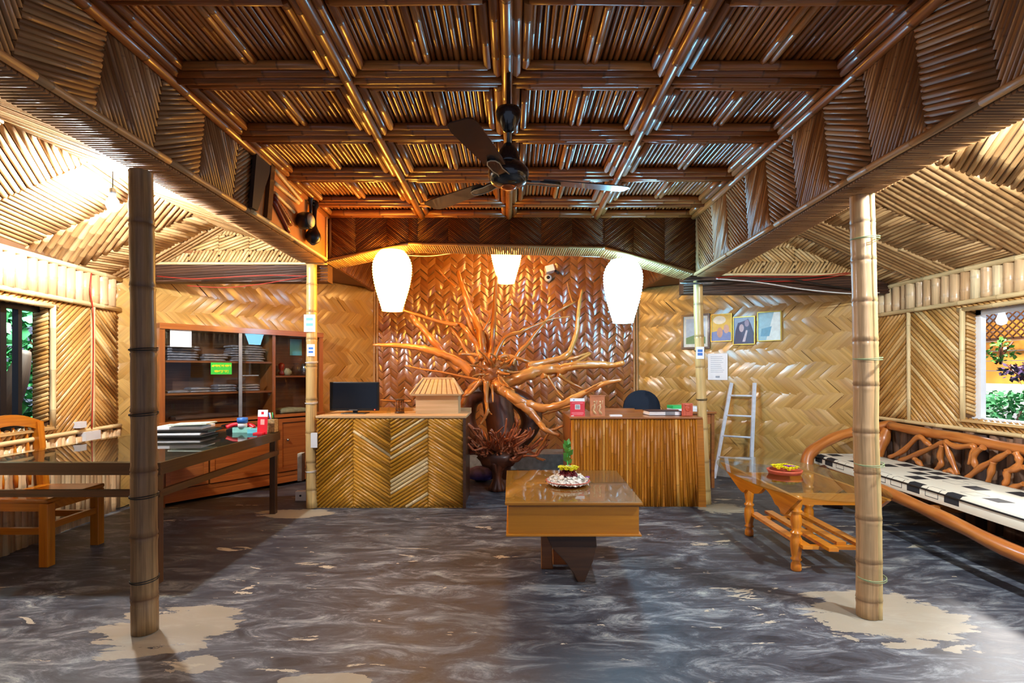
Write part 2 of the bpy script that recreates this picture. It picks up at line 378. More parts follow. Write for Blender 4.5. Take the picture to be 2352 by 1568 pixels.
for (sx, sy, rx, ry) in ((-2.0, 3.1, .42, .32), (2.3, 3.25, .5, .42), (-.9, 2.58, .22, .08), (-1.62, 2.72, .16, .09), (1.9, 2.35, .25, .1), (.9, 2.3, .5, .12), (-2.3, 5.6, .4, .2), (2.3, 5.8, .3, .25), (.3, 2.2, .16, .05)):
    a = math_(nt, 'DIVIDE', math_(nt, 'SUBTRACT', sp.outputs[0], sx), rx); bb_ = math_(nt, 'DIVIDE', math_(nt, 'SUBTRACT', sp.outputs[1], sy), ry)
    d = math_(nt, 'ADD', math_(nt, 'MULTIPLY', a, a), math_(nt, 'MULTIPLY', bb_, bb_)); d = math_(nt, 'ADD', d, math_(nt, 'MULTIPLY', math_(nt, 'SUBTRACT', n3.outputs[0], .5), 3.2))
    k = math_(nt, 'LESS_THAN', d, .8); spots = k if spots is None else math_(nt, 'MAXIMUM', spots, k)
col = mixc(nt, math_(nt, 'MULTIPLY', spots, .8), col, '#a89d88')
nt.links.new(col, b.inputs['Base Color']); nt.links.new(ramp(nt, n1.outputs[0], [(.3, (.38, .38, .38, 1)), (.7, (.6, .6, .6, 1))]), b.inputs['Roughness'])
bp = nd(nt, 'ShaderNodeBump'); setin(bp, Strength=.12, Distance=.01); nt.links.new(n1.outputs[0], bp.inputs['Height']); nt.links.new(bp.outputs[0], b.inputs['Normal']); M['floor'] = m
# cushion print
m, nt, b = newmat('cushion_print'); uv = nd(nt, 'ShaderNodeUVMap'); mp = nd(nt, 'ShaderNodeMapping'); nt.links.new(uv.outputs[0], mp.inputs[0]); mp.inputs['Scale'].default_value = (4.6, 5.4, 1)
fl = nd(nt, 'ShaderNodeVectorMath', operation='FLOOR'); fr_ = nd(nt, 'ShaderNodeVectorMath', operation='FRACTION'); nt.links.new(mp.outputs[0], fl.inputs[0]); nt.links.new(mp.outputs[0], fr_.inputs[0])
wn = nd(nt, 'ShaderNodeTexWhiteNoise'); nt.links.new(fl.outputs[0], wn.inputs[0]); s2 = nd(nt, 'ShaderNodeSeparateXYZ'); nt.links.new(fr_.outputs[0], s2.inputs[0])
mx_ = math_(nt, 'MAXIMUM', math_(nt, 'ABSOLUTE', math_(nt, 'SUBTRACT', s2.outputs[0], .5)), math_(nt, 'ABSOLUTE', math_(nt, 'SUBTRACT', s2.outputs[1], .5)))
solid = math_(nt, 'MULTIPLY', math_(nt, 'LESS_THAN', mx_, .36), math_(nt, 'LESS_THAN', wn.outputs[0], .42))
line = math_(nt, 'MULTIPLY', math_(nt, 'COMPARE', mx_, .33, .016), math_(nt, 'GREATER_THAN', wn.outputs[0], .7))
nt.links.new(mixc(nt, math_(nt, 'MAXIMUM', solid, line), '#cfc8b4', '#15161c'), b.inputs['Base Color']); setin(b, Roughness=.75); M['cushion'] = m
# ================================================================ SETTING
LX, RX = -2.06, 2.03                       # inner faces of the two long beams
YB, YN = 5.85, -.4                         # back beam face, near end
def czl(y): return 3.26+.015*(YB-y)        # central ceiling height
def bl(y): return 2.71+.012*(YB-y)         # underside of left beam
def br_(y): return 2.555+.03*(YB-y) if y > 3 else 2.64
def XWL(y): return -4.34+.107*(6.07-y)     # left wall plane
CL = V3((-4.33, 5.79, 0)); CR = V3((4.5, 6.6, 0)); BLc = V3((-2.22, 8.6, 0)); BRc = V3((2.02, 8.6, 0))
mb = MB(); mb.prism([(-5.5, -1.5), (5.5, -1.5), (5.5, 9.2), (-5.5, 9.2)], -.1, 0); struct(mb.build('floor', M['floor']))
# --- central ceiling: slats, mitred frames and the long centre canes
cf = Frame((0, YB, czl(YB)), (1, 0, 0), (0, -1, .015))     # N points down
mb = MB(); mb.box((-2.1, -.05, -.08), (2.1, YB-YN, -.012), cf)
o = mb.build('ceiling', M['backw']); struct(o)
XS = [-2.03, -.985, -.03, .93, 2.0]; YS = [0.02, .39, 1.12, 1.91, 2.66, 3.42, 4.2, 5.0, 5.8]
mb = MB()
x = -2.05
while x < 2.05:
    v = 0
    for j in range(len(YS)-1):
        v0, v1 = YS[j], YS[j+1]
        rr = .0165*U(.85, 1.1); mb.culm(cf(x+U(-.003, .003), v0, -.005), cf(x+U(-.003, .003), v1, -.005), rr, .5, 6, U(0, .8), .003, False, False)
    x += .035*U(.97, 1.05)
for i in range(4):
    for j in range(len(YS)-1):
        x0, x1, v0, v1 = XS[i], XS[i+1], YS[j], YS[j+1]
        if j == 0 and 1: v0 = v0-.0
        for k, (d, n, r) in enumerate(((.055, .038, .03), (.112, .03, .027))):
            a, b, c, e = (x0+d, v0+d), (x1-d, v0+d), (x1-d, v1-d), (x0+d, v1-d)
            if v1-v0 < .5 and k == 1: continue
            for p, q in ((a, b), (b, c), (c, e), (e, a)):
                mb.culm(cf(p[0], p[1], n), cf(q[0], q[1], n), r*U(.92, 1.06), .34, 8, U(.1, .9), .003, True)
        xm = (x0+x1)/2
        if v1-v0 > .5:
            for s in (-1, 1): mb.culm(cf(xm+s*.024, v0+.13, .02), cf(xm+s*.024, v1-.13, .02), .022, .3, 8, U(.3, 1), .002, True)
for xx in XS: mb.culm(cf(xx, 0, .062), cf(xx, 6.1, .062), .034, .42, 9, U(.3, .8), .004, True)
for j, vv in enumerate(YS[:-1]): 
    for i in range(4): mb.culm(cf(XS[i]+.03, vv, .048), cf(XS[i+1]-.03, vv, .048), .031, .4, 8, U(.1, .7), .003, True)
struct(mb.build('ceiling', M['ceil']))
# --- long side beams with slanted herringbone bands
def side_beam(side):
    mb = MB(); X = LX if side < 0 else RX; bot = bl if side < 0 else br_
    fr = Frame((X, 0, 0), (0, -side*-1, 0), (0, 0, 1))
    fr = Frame((X, YB, 0), (0, -1, 0), (0, 0, 1)) if side < 0 else Frame((X, YB, 0), (0, 1, 0), (0, 0, 1))
    sg = 1 if side < 0 else -1             # u = sg*(YB - y)
    w = .27
    # core
    a = MB()
    for k in range(7):
        y0, y1 = YB-(YB-YN)*k/7, YB-(YB-YN)*(k+1)/7
        xo = X+side*w
        lo, hi = min(X-side*.0, xo), max(X, xo)
        ids = [a.vert(p) for p in ((lo, y1, bot(y1)), (hi, y1, bot(y1)), (hi, y0, bot(y0)), (lo, y0, bot(y0)), (lo, y1, czl(y1)+.1), (hi, y1, czl(y1)+.1), (hi, y0, czl(y0)+.1), (lo, y0, czl(y0)+.1))]
        for q in ((0, 3, 2, 1), (4, 5, 6, 7), (0, 1, 5, 4), (2, 3, 7, 6), (0, 4, 7, 3), (1, 2, 6, 5)): a.face([ids[i] for i in q])
    struct(a.build('trim_1' if side < 0 else 'trim_2', M['backing']))
    # the hatched face
    y = 5.32+.39 if side > 0 else 5.62
    edges = [YB]; 
    while y > YN: edges.append(y); y -= .39 if side > 0 else .43
    edges.append(YN)
    for k in range(len(edges)-1):
        y0, y1 = edges[k], edges[k+1]
        z0 = bot(y0)+.03; zt = czl(y0)-.02; lean = .09 if k else 0; lean1 = .09
        poly = [(sg*(YB-y0), z0), (sg*(YB-y1), bot(y1)+.03), (sg*(YB-y1-lean1), zt), (sg*(YB-y0-lean), zt)]
        if side < 0 and y0 < 5.7 and y1 > 4.3: pass
        f = max(0, min(1, (y0-2.4)/2.4))
        near = y0 < 2.2
        if k % 2 == (1 if side > 0 else 0): ang = (-(16+24*f)) 
        else: ang = 64
        a_ = ang if side < 0 else -ang
        hatch(mb, fr, poly, a_, .03 if k % 2 else .026, .0155, .45, None, 6, .12, False)
    # underside strips across, rails along the edges
    y = YB
    while y > YN:
        mb.culm((X+side*.01, y, bot(y)-.004), (X+side*(w-.01), y, bot(y)-.004), .012, .3, 6, U(0, .6), 0, False)
        y -= .026
    for xx, zz, r in ((X+side*-.012, 0, .02), (X+side*(w+.004), 0, .014)):
        for k in range(7):
            y0, y1 = YB-(YB-YN)*k/7, YB-(YB-YN)*(k+1)/7
            mb.culm((xx, y0, bot(y0)+.012), (xx, y1, bot(y1)+.012), r, .35, 8, .9 if xx == X+side*-.012 else .4, 0, False)
    for dz in (.02,):
        mb.culm((X+side*-.025, YB, czl(YB)-dz), (X+side*-.025, YN, czl(YN)-dz), .028, .4, 8, .5, 0, True)
    # outer face
    fo = Frame((X+side*(w+.001), YB, 0), (0, -side*-1*-1, 0), (0, 0, 1))
    struct(mb.build('trim_3' if side < 0 else 'trim_4', M['beam']))
side_beam(-1); side_beam(1)
# --- back beam, arched underside
BB = [(-2.06, 2.71), (-1.14, 2.9), (1.02, 2.855), (2.03, 2.575)]
def bbz(x):
    for (a, za), (b, zb) in zip(BB, BB[1:]):
        if x <= b: return za+(zb-za)*(x-a)/(b-a)
    return BB[-1][1]
fr = Frame((0, YB, 0), (1, 0, 0), (0, 0, 1))           # N = -Y, towards the camera
mb = MB(); ft = .38
mb2 = MB()
for (a, za), (b, zb) in zip(BB, BB[1:]): mb2.prism([(a, za), (b, zb), (b, 3.75), (a, 3.75)], -ft, -.0, fr)
struct(mb2.build('trim_5', M['backing']))
x = -2.06; k = 0
while x < 2.02:
    x1 = min(x+.34, 2.03); zt = 3.27
    pts = [x]+[c for c, _ in BB if x < c < x1]+[x1]
    for p, q in zip(pts, pts[1:]): hatch(mb, fr, [(p, bbz(p)+.012), (q, bbz(q)+.012), (q, zt), (p, zt)], 38 if k % 2 else -38, .017, .0085, .5, None, 5)
    x = x1; k += 1
hatch(mb, fr, [(-2.03, 2.74), (-1.99, 2.74), (-1.99, 3.24), (-2.03, 3.24)], 90, .03, .02, .4)
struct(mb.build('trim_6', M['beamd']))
mb = MB(); x = -2.05
while x < 2.02:
    mb.culm((x, YB+.005, bbz(x)-.004), (x, YB+ft-.005, bbz(x)-.004), .012, .3, 6, U(.1, .8), 0, False); x += .025
for (a, za), (b, zb) in zip(BB, BB[1:]): mb.culm((a, YB-.01, za), (b, YB-.01, zb), .016, .4, 8, .2, 0, False); mb.culm((a, YB+ft, za), (b, YB+ft, zb), .014, .4, 8, .5, 0, False)
struct(mb.build('trim_7', M['rail']))
# --- alcove behind: back wall, fascias, soffits and plinths
def wallframe(A, B):       # N faces the room (towards smaller y for walls going left->right)
    d = (B-A).normalized(); return Frame(A, d, (0, 0, 1)), (B-A).length
fb, wb = wallframe(BLc, BRc)
mb = MB(); mb.box((-.05, 0, -.1), (wb+.05, 3.65, -.004), fb); struct(mb.build('wall_back', M['backw']))
mb = MB(); woven(mb, fb, wb, 3.6, .122, .112, .1, 46, True, .015); struct(mb.build('wall_back', M['weavec']))
fl_, wl = wallframe(CL, BLc); frr, wr = wallframe(BRc, CR)
for nm, ff, ww in (('wall_left', fl_, wl), ('wall_right', frr, wr)):
    mb = MB(); mb.box((0, 0, -.1), (ww, 2.85, -.004), ff); struct(mb.build(nm, M['backw']))
    mb = MB(); woven(mb, ff, ww, 2.82, .2, .105, .116, 50, False, .012); struct(mb.build(nm, M['weavew']))
mb = MB(); mb.box((-2.2, 5.85+ft, 3.62), (2.1, 8.7, 3.7)); struct(mb.build('ceiling', M['beamd']))
# fascias joining the beam ends with the alcove corners, and the low soffits beside them
mb = MB()
for A, B in ((V3((-2.18, YB+.1, 0)), BLc+V3((-.02, 0, 0))), (V3((2.12, YB+.1, 0)), BRc+V3((.02, 0, 0)))):
    d = (B-A); s = -1 if A.x < 0 else 1
    f2 = Frame(A, d, (0, 0, 1)); mb.box((0, 2.78, -.02), (d.length, 3.62, .02), f2)
    hatch(mb, f2, [(0, 2.79), (d.length, 2.79), (d.length, 3.6), (0, 3.6)], 35, .03, .012, .5, .02 if s > 0 else -.02, 5)
    hatch(mb, f2, [(0, 2.79), (d.length, 2.79), (d.length, 3.6), (0, 3.6)], 35, .03, .012, .5, -.02 if s > 0 else .02, 5)
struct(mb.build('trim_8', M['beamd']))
mb = MB()
mb.prism([(-2.2, 6.05), (-4.4, 5.95), (-2.3, 8.7)], 2.83, 2.86); mb.prism([(2.14, 6.4), (4.6, 6.4), (2.1, 8.75)], 2.83, 2.86)
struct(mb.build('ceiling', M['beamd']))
mb = MB()
mb.box((-2.2, 8.05, 0), (2.0, 8.6, .24))
f2 = Frame(BRc, CR-BRc, (0, 0, 1)); mb.box((0, 0, 0), (wr-.6, .2, .2), f2)
struct(mb.build('baseboard_back', M['cement']))
# corner canes
mb = MB()
for c in (BLc, BRc):
    for dx in (-.045, 0, .045): mb.culm((c.x+dx, c.y-.03+abs(dx)*.2, .2), (c.x+dx, c.y-.03, 3.6), .02, .45, 8, .9, .003, True)
struct(mb.build('trim_9', M['beam']))
# --- side bays: lintel, gable, gabled roof
SL = .57
def bay(side):
    if side < 0: ex = lambda y: XWL(y); rx = -3.23; rz = 3.11; yg = 6.0; bi = LX-.27; bot = bl; XE = -4.3
    else: ex = lambda y: 4.5; rx = 3.16; rz = 3.09; yg = 6.35; bi = RX+.27; bot = br_; XE = 4.5
    # outer slope frame: U along -Y.. keep N pointing into the room (down)
    wall_top = V3((XE, yg, 2.53)); ridge = V3((rx, yg, rz)); v = (ridge-wall_top)
    if side < 0: fr = Frame(wall_top, (0, 1, 0), v)
    else: fr = Frame(wall_top, (0, -1, 0), v)
    if fr.N.z > 0: fr = Frame(wall_top, -fr.U, v)
    su = 1 if fr.U.y > 0 else -1
    L = v.length; mb = MB()
    A = MB(); A.box((min(0, -su*(yg+.5)), -.3, -.08), (max(0, -su*(yg+.5)), L+.02, -.008), fr)
    # inner slope, ridge down to the beam
    iv = V3((bi, yg, bot(yg)+.16))-ridge
    fi = Frame(ridge, (0, 1, 0), iv)
    if fi.N.z > 0: fi = Frame(ridge, -fi.U, iv)
    si = 1 if fi.U.y > 0 else -1
    A.box((min(0, -si*(yg+.5)), 0, -.08), (max(0, -si*(yg+.5)), iv.length, -.008), fi)
    struct(A.build('ceiling', M['backing']))
    if side < 0: ed = [yg, 5.72, 5.28, 4.62, 3.95, 3.3, 2.6, 1.9, 1.2, .5, -.3]; angs = [86, -8, 62, 8, 30, 10, 60, 10, 60, 10]
    else: ed = [yg, 5.95, 5.4, 4.75, 3.9, 3.1, 2.3, 1.5, .8, -.3]; angs = [10, 86, 4, 80, 28, 60, 10, 60, 10]
    for k in range(len(ed)-1):
        u0, u1 = su*(ed[k]-yg), su*(ed[k+1]-yg); tilt = .12*-su
        sh = .1*su
        poly = [(u0, -.25), (u1, -.25), (u1-sh*0, L), (u0, L)]
        poly = [(u0-sh, -.25), (u1-sh, -.25), (u1+sh*1.0, L), (u0+sh*1.0 if k else u0, L)]
        if k == 0: poly[0] = (u0, -.25)
        big = angs[k] > 55
        hatch(mb, fr, poly, angs[k]*(1 if side < 0 else 1)*(-su), .062 if big else .042, .03 if big else .021, .22 if big else .4, None, 7, .12, big)
    hatch(mb, fi, [(min(0, -si*(yg+.5)), 0), (max(0, -si*(yg+.5)), 0), (max(0, -si*(yg+.5)), iv.length), (min(0, -si*(yg+.5)), iv.length)], 50, .045, .022, .5, None, 6)
    struct(mb.build('ceiling', M['roof']))
    # gable triangle
    xw = ex(yg)
    g = Frame((0, yg, 0), (1, 0, 0), (0, 0, 1)); zb = 2.69 if side < 0 else 2.63
    mb = MB(); a, bx, c = (xw, zb), (bi+side*-.05, zb), (rx, rz+.02)
    core = MB(); core.prism([(xw, zb-.1), (bi-side*.1, zb-.1), (bi-side*.1, rz), (rx, rz+.1), (xw, zb)], -.08, -.02, g); struct(core.build('trim_10', M['backing']))
    zm = zb+.2
    lo = [(xw, zb), (bx[0], zb), (bx[0]+side*.0, zb+.0)]
    n = 6; xs = [xw+(bx[0]-xw)*i/n for i in range(n+1)]
    def topz(x): return zb+(c[1]-zb)*((x-xw)/(c[0]-xw) if abs(x-xw) < abs(c[0]-xw) else max(.0, (x-bx[0])/(c[0]-bx[0]))) if abs(x-xw) < abs(c[0]-xw) else max(zb, c[1]-(abs(x-c[0]))*.25)
    for k, (h0, h1, an) in enumerate(((0, .17, 58), (.17, .34, -40 if side > 0 else 20), (.34, .5, 58))):
        for p, q in zip(xs, xs[1:]):
            pl = [(p, zb+h0), (q, zb+h0), (q, min(topz(q), zb+h1)), (p, min(topz(p), zb+h1))]
            if pl[2][1] <= zb+h0+.01 and pl[3][1] <= zb+h0+.01: continue
            pl[2] = (q, max(pl[2][1], zb+h0+.001)); pl[3] = (p, max(pl[3][1], zb+h0+.001))
            hatch(mb, g, pl, an if side < 0 else an, .034, .016, .5, None, 6, .1, False)
    struct(mb.build('trim_10', M['pale']))
    # lintel below the gable
    mb = MB(); x0, x1 = sorted((xw, bi-side*.27))
    z0, z1 = (2.5, 2.69) if side < 0 else (2.42, 2.63)
    f = Frame((0, yg-.06, 0), (1, 0, 0), (0, 0, 1)); mb.box((x0, z0, -.16), (x1, z1, 0), f)
    hatch(mb, f, [(x0, z0), (x1, z0), (x1, z1), (x0, z1)], 3, .03, .012, .6, .0, 5)
    struct(mb.build('trim_11', M['lintel']))
    mb = MB(); mb.culm((x0, yg-.08, z1+.01), (x1, yg-.08, z1+.01), .016, .4, 8, .9); struct(mb.build('trim_12', M['pale']))
bay(-1); bay(1)
# --- side walls
def sidewall(side):
    if side < 0:
        A = V3((XWL(-.5), -.5, 0)); B = V3((XWL(5.79), 5.79, 0)); fr, L = wallframe(A, B)     # along +y, N = +x
        Y = lambda y: (y+.5)/(5.79+.5)*L
        wy0, wy1, wz0, wz1 = Y(3.2), Y(4.83), 1.0, 2.08; zr = .91; top, lowr = 2.5, 2.17; panel = Y(5.37)
    else:
        A = V3((4.5, 6.6, 0)); B = V3((4.5, -.5, 0)); fr, L = wallframe(A, B)                # along -y, N = -x
        Y = lambda y: 6.6-y
        wy0, wy1, wz0, wz1 = Y(5.27), Y(3.3), 1.03, 2.1; zr = .93; top, lowr = 2.5, 2.18; panel = Y(5.99)
    nm = 'wall_left' if side < 0 else 'wall_right'
    mb = MB()
    mb.box((0, 0, -.14), (L, wz0, -.006), fr); mb.box((0, wz1, -.14), (L, 2.62, -.006), fr)
    mb.box((0, wz0, -.14), (wy0, wz1, -.006), fr); mb.box((wy1, wz0, -.14), (L, wz1, -.006), fr)
    struct(mb.build(nm, M['backing']))
    # herringbone cane panels
    mb = MB(); col = MB()
    if side < 0: cuts = [(wy1+.03, panel, 1), (panel, L, -1), (wy0-.8, wy0, -1)]
    else: cuts = [(0, panel, 1), (panel, wy0-.03, -1), (wy1, wy1+.8, -1), (wy1+.8, wy1+2, 1)]
    for a, b, s in cuts: hatch(mb, fr, [(a, zr), (b, zr), (b, lowr), (a, lowr)], (40 if side < 0 else 40)*s if side < 0 else 42*s*1, .041 if s > 0 or side > 0 else .036, .02 if not (side < 0 and s < 0) else .017, .4, None, 6, .1, False, .06)
    hatch(mb, fr, [(wy0-.05, zr), (wy1+.05, zr), (wy1+.05, wz0), (wy0-.05, wz0)], -42 if side > 0 else 40, .041, .02, .4, None, 6)
    hatch(mb, fr, [(wy0-.05, wz1), (wy1+.05, wz1), (wy1+.05, lowr), (wy0-.05, lowr)], 42 if side < 0 else -42, .041, .02, .4, None, 6)
    # reveals around the window
    for yy in (wy0, wy1):
        z = wz0+.02
        while z < wz1: mb.culm(fr(yy, z, -.13), fr(yy, z+.05, 0), .017, .3, 6); z += .038
    struct(mb.build(nm, M['wall'] if side > 0 else M['wall']))
    # frieze of short thick canes
    mb = MB(); u = .05
    while u < L:
        r = .058*U(.85, 1.08); mb.culm(fr(u, lowr+.02, .0), fr(u+U(-.006, .006), top-.02, .0), r, .22, 10, U(0, 1), .004, True); u += r*2+.008
    struct(mb.build('trim_13', M['frieze']))
    mb = MB()
    for z, r in ((top, .026), (lowr, .024), (zr, .022)): mb.culm(fr(0, z, .035), fr(L, z, .035), r, .5, 9, .9, .004, True)
    for u in (panel,): mb.culm(fr(u, zr, .025), fr(u, lowr, .025), .022, .4, 9, .9, .002, True)
    struct(mb.build('trim_14', M['pale']))
    # lower slabs
    mb = MB(); u = .05
    while u < L:
        w = U(.05, .075) if side < 0 else U(.07, .12)
        mb.culm(fr(u, .0, .0), fr(u+U(-.02, .02), zr-.02-U(0, .03), .0), w*.62, .4, 7, U(0, 1), .01, False); u += w
    struct(mb.build('baseboard_left' if side < 0 else 'baseboard_right', M['frieze'] if side < 0 else M['log']))
    # window
    w = MB()
    for a, b in ((wy0-.0, wz0), (wy1, wz0)): w.culm(fr(a, wz0-.02, .03), fr(a, wz1+.02, .03), .024, .4, 9, .95, .003, True)
    w.culm(fr(wy0-.05, wz1+.01, .03), fr(wy1+.05, wz1+.01, .03), .022, .4, 9, .9); w.box((wy0-.04, wz0-.03, -.14), (wy1+.04, wz0-.005, .05), fr)
    wo = w.build('window_1' if side < 0 else 'window_2', M['pale']); struct(wo)
    if side < 0:
        g = MB(); e = Y(4.62)
        for a, b in ((e-.04, e),): g.box((a, wz0, -.12), (b, wz1, -.07), fr)
        for u in (Y(4.43), Y(4.0), Y(3.6)): g.box((u-.03, wz0, -.12), (u+.03, wz1, -.07), fr)
        g.box((wy0, wz0, -.12), (wy1, wz0+.05, -.07), fr); g.box((wy0, wz1-.05, -.12), (wy1, wz1, -.07), fr); g.box((wy0, 1.45, -.11), (Y(4.45), 1.5, -.08), fr)
        struct(g.build('window_frame', M['black'], wo))
    else:
        g = MB(); g.box((wy0+.0, wz0, -.14), (wy0+.07, wz1, -.09), fr); g.box((wy0, wz0-.01, -.16), (wy1, wz0+.015, -.06), fr); g.box((wy0, wz1-.05, -.14), (wy1, wz1, -.09), fr)
        struct(g.build('window_frame', M['white'], wo))
    return fr
fWL = sidewall(-1); fWR = sidewall(1)
# ================================================================ THINGS: posts, fan, lanterns, lights
def post(name, pts, r, mat, label, step, ties, second=None, tiecol='wireb', ph=.5, collar=True):
    t = thing(name, label, 'post', (pts[0][0], pts[0][1], 0))
    path = smooth_path(pts, 4); d = [0]
    for a, b in zip(path, path[1:]): d.append(d[-1]+(b-a).length)
    L = d[-1]
    def at(s):
        for i in range(len(d)-1):
            if s <= d[i+1]: return path[i].lerp(path[i+1], (s-d[i])/max(1e-6, d[i+1]-d[i]))
        return path[-1]
    st = []; x = step*ph; cur = 0; marks = []
    while x < L-.04: marks.append(x); x += step*U(.85, 1.15)
    s = 0
    while s < L: st.append((s, 1+.02*math.sin(s*9), 0)); s += .08
    st.append((L, 1, 0)); st = [q for q in st if all(abs(q[0]-m) > r*.55 for m in marks)]
    for m_ in marks: st += [(m_-r*.5, .99, 0), (m_-r*.12, 1.05, .4), (m_, .97, 1), (m_+r*.12, 1.06, .6), (m_+r*.5, .99, .1)]
    st = sorted(q for q in st if 0 <= q[0] <= L)
    mb = MB(); mb.tube([at(q[0]) for q in st], [r*q[1]*(1.0-.1*q[0]/L) for q in st], 18, .5, True, [q[2] for q in st]); mb.build('cane', mat, t)
    if second:
        mb = MB(); off = V3(second); r2 = r*.36
        mb.tube([at(q[0])+off for q in st], [r2*(1+(q[1]-1)*1.6) for q in st], 10, .85, True, [q[2] for q in st]); mb.build('split_cane', M['postp'], t)
    for z in ties:
        c = at(z); mb = MB(); n = 16; rr = r*1.06 + (.012 if second else 0); cx = c + (V3(second)*.35 if second else V3())
        for k in (0, 1): mb.tube([cx+V3((rr*math.cos(a*6.2832/n), rr*math.sin(a*6.2832/n), .006*math.sin(a*6.28/n*1+k)+k*.007)) for a in range(n+1)], .0028, 5, .5)
        mb.build('tie', M[tiecol], t)
    return t
post('bamboo_post', [P(333, 1449, 3.06), P(331, 1200, 3.06), P(330, 850, 3.06), P(327, 600, 3.06), P(323, 395, 3.06)], .068, M['post'], 'old brown bamboo post nearest the camera on the left, beside the glass desk', .33, (.3, .78, 1.25, 1.62), ph=.6)
post('bamboo_post', [P(1993, 1414, 3.25), P(1992, 1200, 3.25), P(1985, 1000, 3.25), P(1985, 860, 3.25), P(1980, 640, 3.25), P(1975, 450, 3.25)], .062, M['postr'], 'pale crooked bamboo post with a split cane tied to it, beside the long bench', .26, (.24, .93, 1.57, 2.3), (.042, -.035, 0), 'tiegreen', ph=.4)
post('bamboo_post', [G(717, 1166), P(715, 1000, 5.9), P(716, 780, 5.9), P(716, 608, 5.9)], .062, M['postp'], 'pale bamboo post at the left end of the chevron counter', .32, (.4, 1.15, 1.6), ph=.6, tiecol='white')
post('bamboo_post', [P(1622, 1160, 6.02), P(1615, 1000, 6.02), P(1606, 780, 6.02), P(1603, 645, 6.02)], .056, M['postp'], 'pale bamboo post behind the right end of the upright cane counter', .34, (1.2, 1.75), ph=.5)
def lump(c, r, name='post_collar'):
    mb = MB(); mb.lathe([(r*1.1, 0), (r, .012), (.07, .03), (0.02, .03)], c, seg=22, wav=lambda a, z: 1+.12*math.sin(3*a+1)+.06*math.sin(7*a)); return mb
# fan
H = V3((-.02, 3.05, 0)); fz = 2.6
fan = thing('ceiling_fan', 'dark three-bladed ceiling fan hanging from the middle of the cane ceiling', 'fan', (H.x, H.y, 3.2))
mb = MB(); mb.culm(H+V3((0, 0, 2.7)), H+V3((0, 0, 3.3)), .013, 9, 10); mb.build('downrod', M['fanm'], fan)
mb = MB(); mb.lathe([(.012, 2.865), (.03, 2.875), (.045, 2.9), (.066, 2.94), (.074, 2.98), (.07, 3.0), (.02, 3.0)], H, seg=24); mb.build('canopy', M['fanm'], fan)
mb = MB(); mb.lathe([(.014, 2.81), (.03, 2.8), (.055, 2.76), (.068, 2.71), (.07, 2.68), (.05, 2.675)], H, seg=24); mb.build('lower_canopy', M['fanm'], fan)
mb = MB(); mb.lathe([(.05, 2.7), (.085, 2.685), (.112, 2.655), (.118, 2.63), (.112, 2.6), (.095, 2.575), (.06, 2.56), (.0, 2.555)], H, seg=32); mb.build('motor', M['fanm'], fan)
mb = MB(); mb.lathe([(.045, 2.562), (.04, 2.548), (.015, 2.542), (0, 2.542)], H, seg=20); mb.build('motor_cap', plain('copper', '#b06030', .3, .7), fan)
for a in (14, 135.6, 253):
    ar = math.radians(a); u = V3((math.cos(ar), math.sin(ar), 0)); w = V3((-math.sin(ar), math.cos(ar), .12)).normalized()
    f = Frame(H+V3((0, 0, fz+.005)), u, w)
    mb = MB(); mb.prism([(.2, -.05), (.28, -.056), (.66, -.07), (.72, -.062), (.74, -.04), (.74, .045), (.72, .064), (.64, .07), (.28, .054), (.2, .045)], -.003, .003, f)
    bl_ = mb.build('blade', M['fanb'], fan)
    mb = MB(); pl = [(.08, -.03), (.13, -.024), (.18, -.035), (.27, -.034), (.31, -.02), (.315, .0), (.3, .02), (.26, .03), (.19, .024), (.14, .03), (.08, .035)]
    mb.prism(pl, -.016, -.004, f); mb.build('blade_bracket', M['fanm'], fan)
    mb = MB(); mb.tube([f(x, y, -.017 if f.N.z > 0 else -.017) for x, y in pl], .003, 5, .5); mb.build('bracket_outline', M['cream'], fan)
# lanterns
def lantern(px, top, bot, wpx, D, mat, label, cordtop):
    c = P(px, (top+bot)/2, D); k = D/F; h = (bot-top)*k; r = wpx*k/2
    t = thing('paper_lantern', label, 'lantern', (c.x, c.y, c.z+h/2), 'ribbed paper lanterns hanging behind the back beam')
    prof = []; n = 44
    for i in range(n+1):
        s = i/n  # bottom to top
        rr = .52+.48*math.sin(min(1, s/.72)*math.pi/2)**1.15 if s < .72 else 1-.38*((s-.72)/.28)**2.2
        prof.append((r*rr*(1+.022*math.cos(i*math.pi)), -h/2+h*s))
    mb = MB(); mb.lathe(prof, c, seg=28); mb.build('shade', mat, t)
    mb = MB(); 
    mb.tube([c+V3((0, 0, h/2-.02)), c+V3((0, 0, cordtop-c.z))], .004, 6, .5); mb.build('cord', M['wirew'], t)
    return c
a = lantern(901, 577, 714, 88, 5.9, M['lanw'], 'warm white paper lantern hanging above the chevron counter', 2.87)
b_ = lantern(1431, 598, 741, 88, 5.9, M['lanc'], 'cool white paper lantern hanging above the upright cane counter', 2.82)
c_ = lantern(1163, 530, 650, 72, 7.3, M['lanm'], 'middle paper lantern hanging above the root sculpture, top hidden by the beam', 3.6)
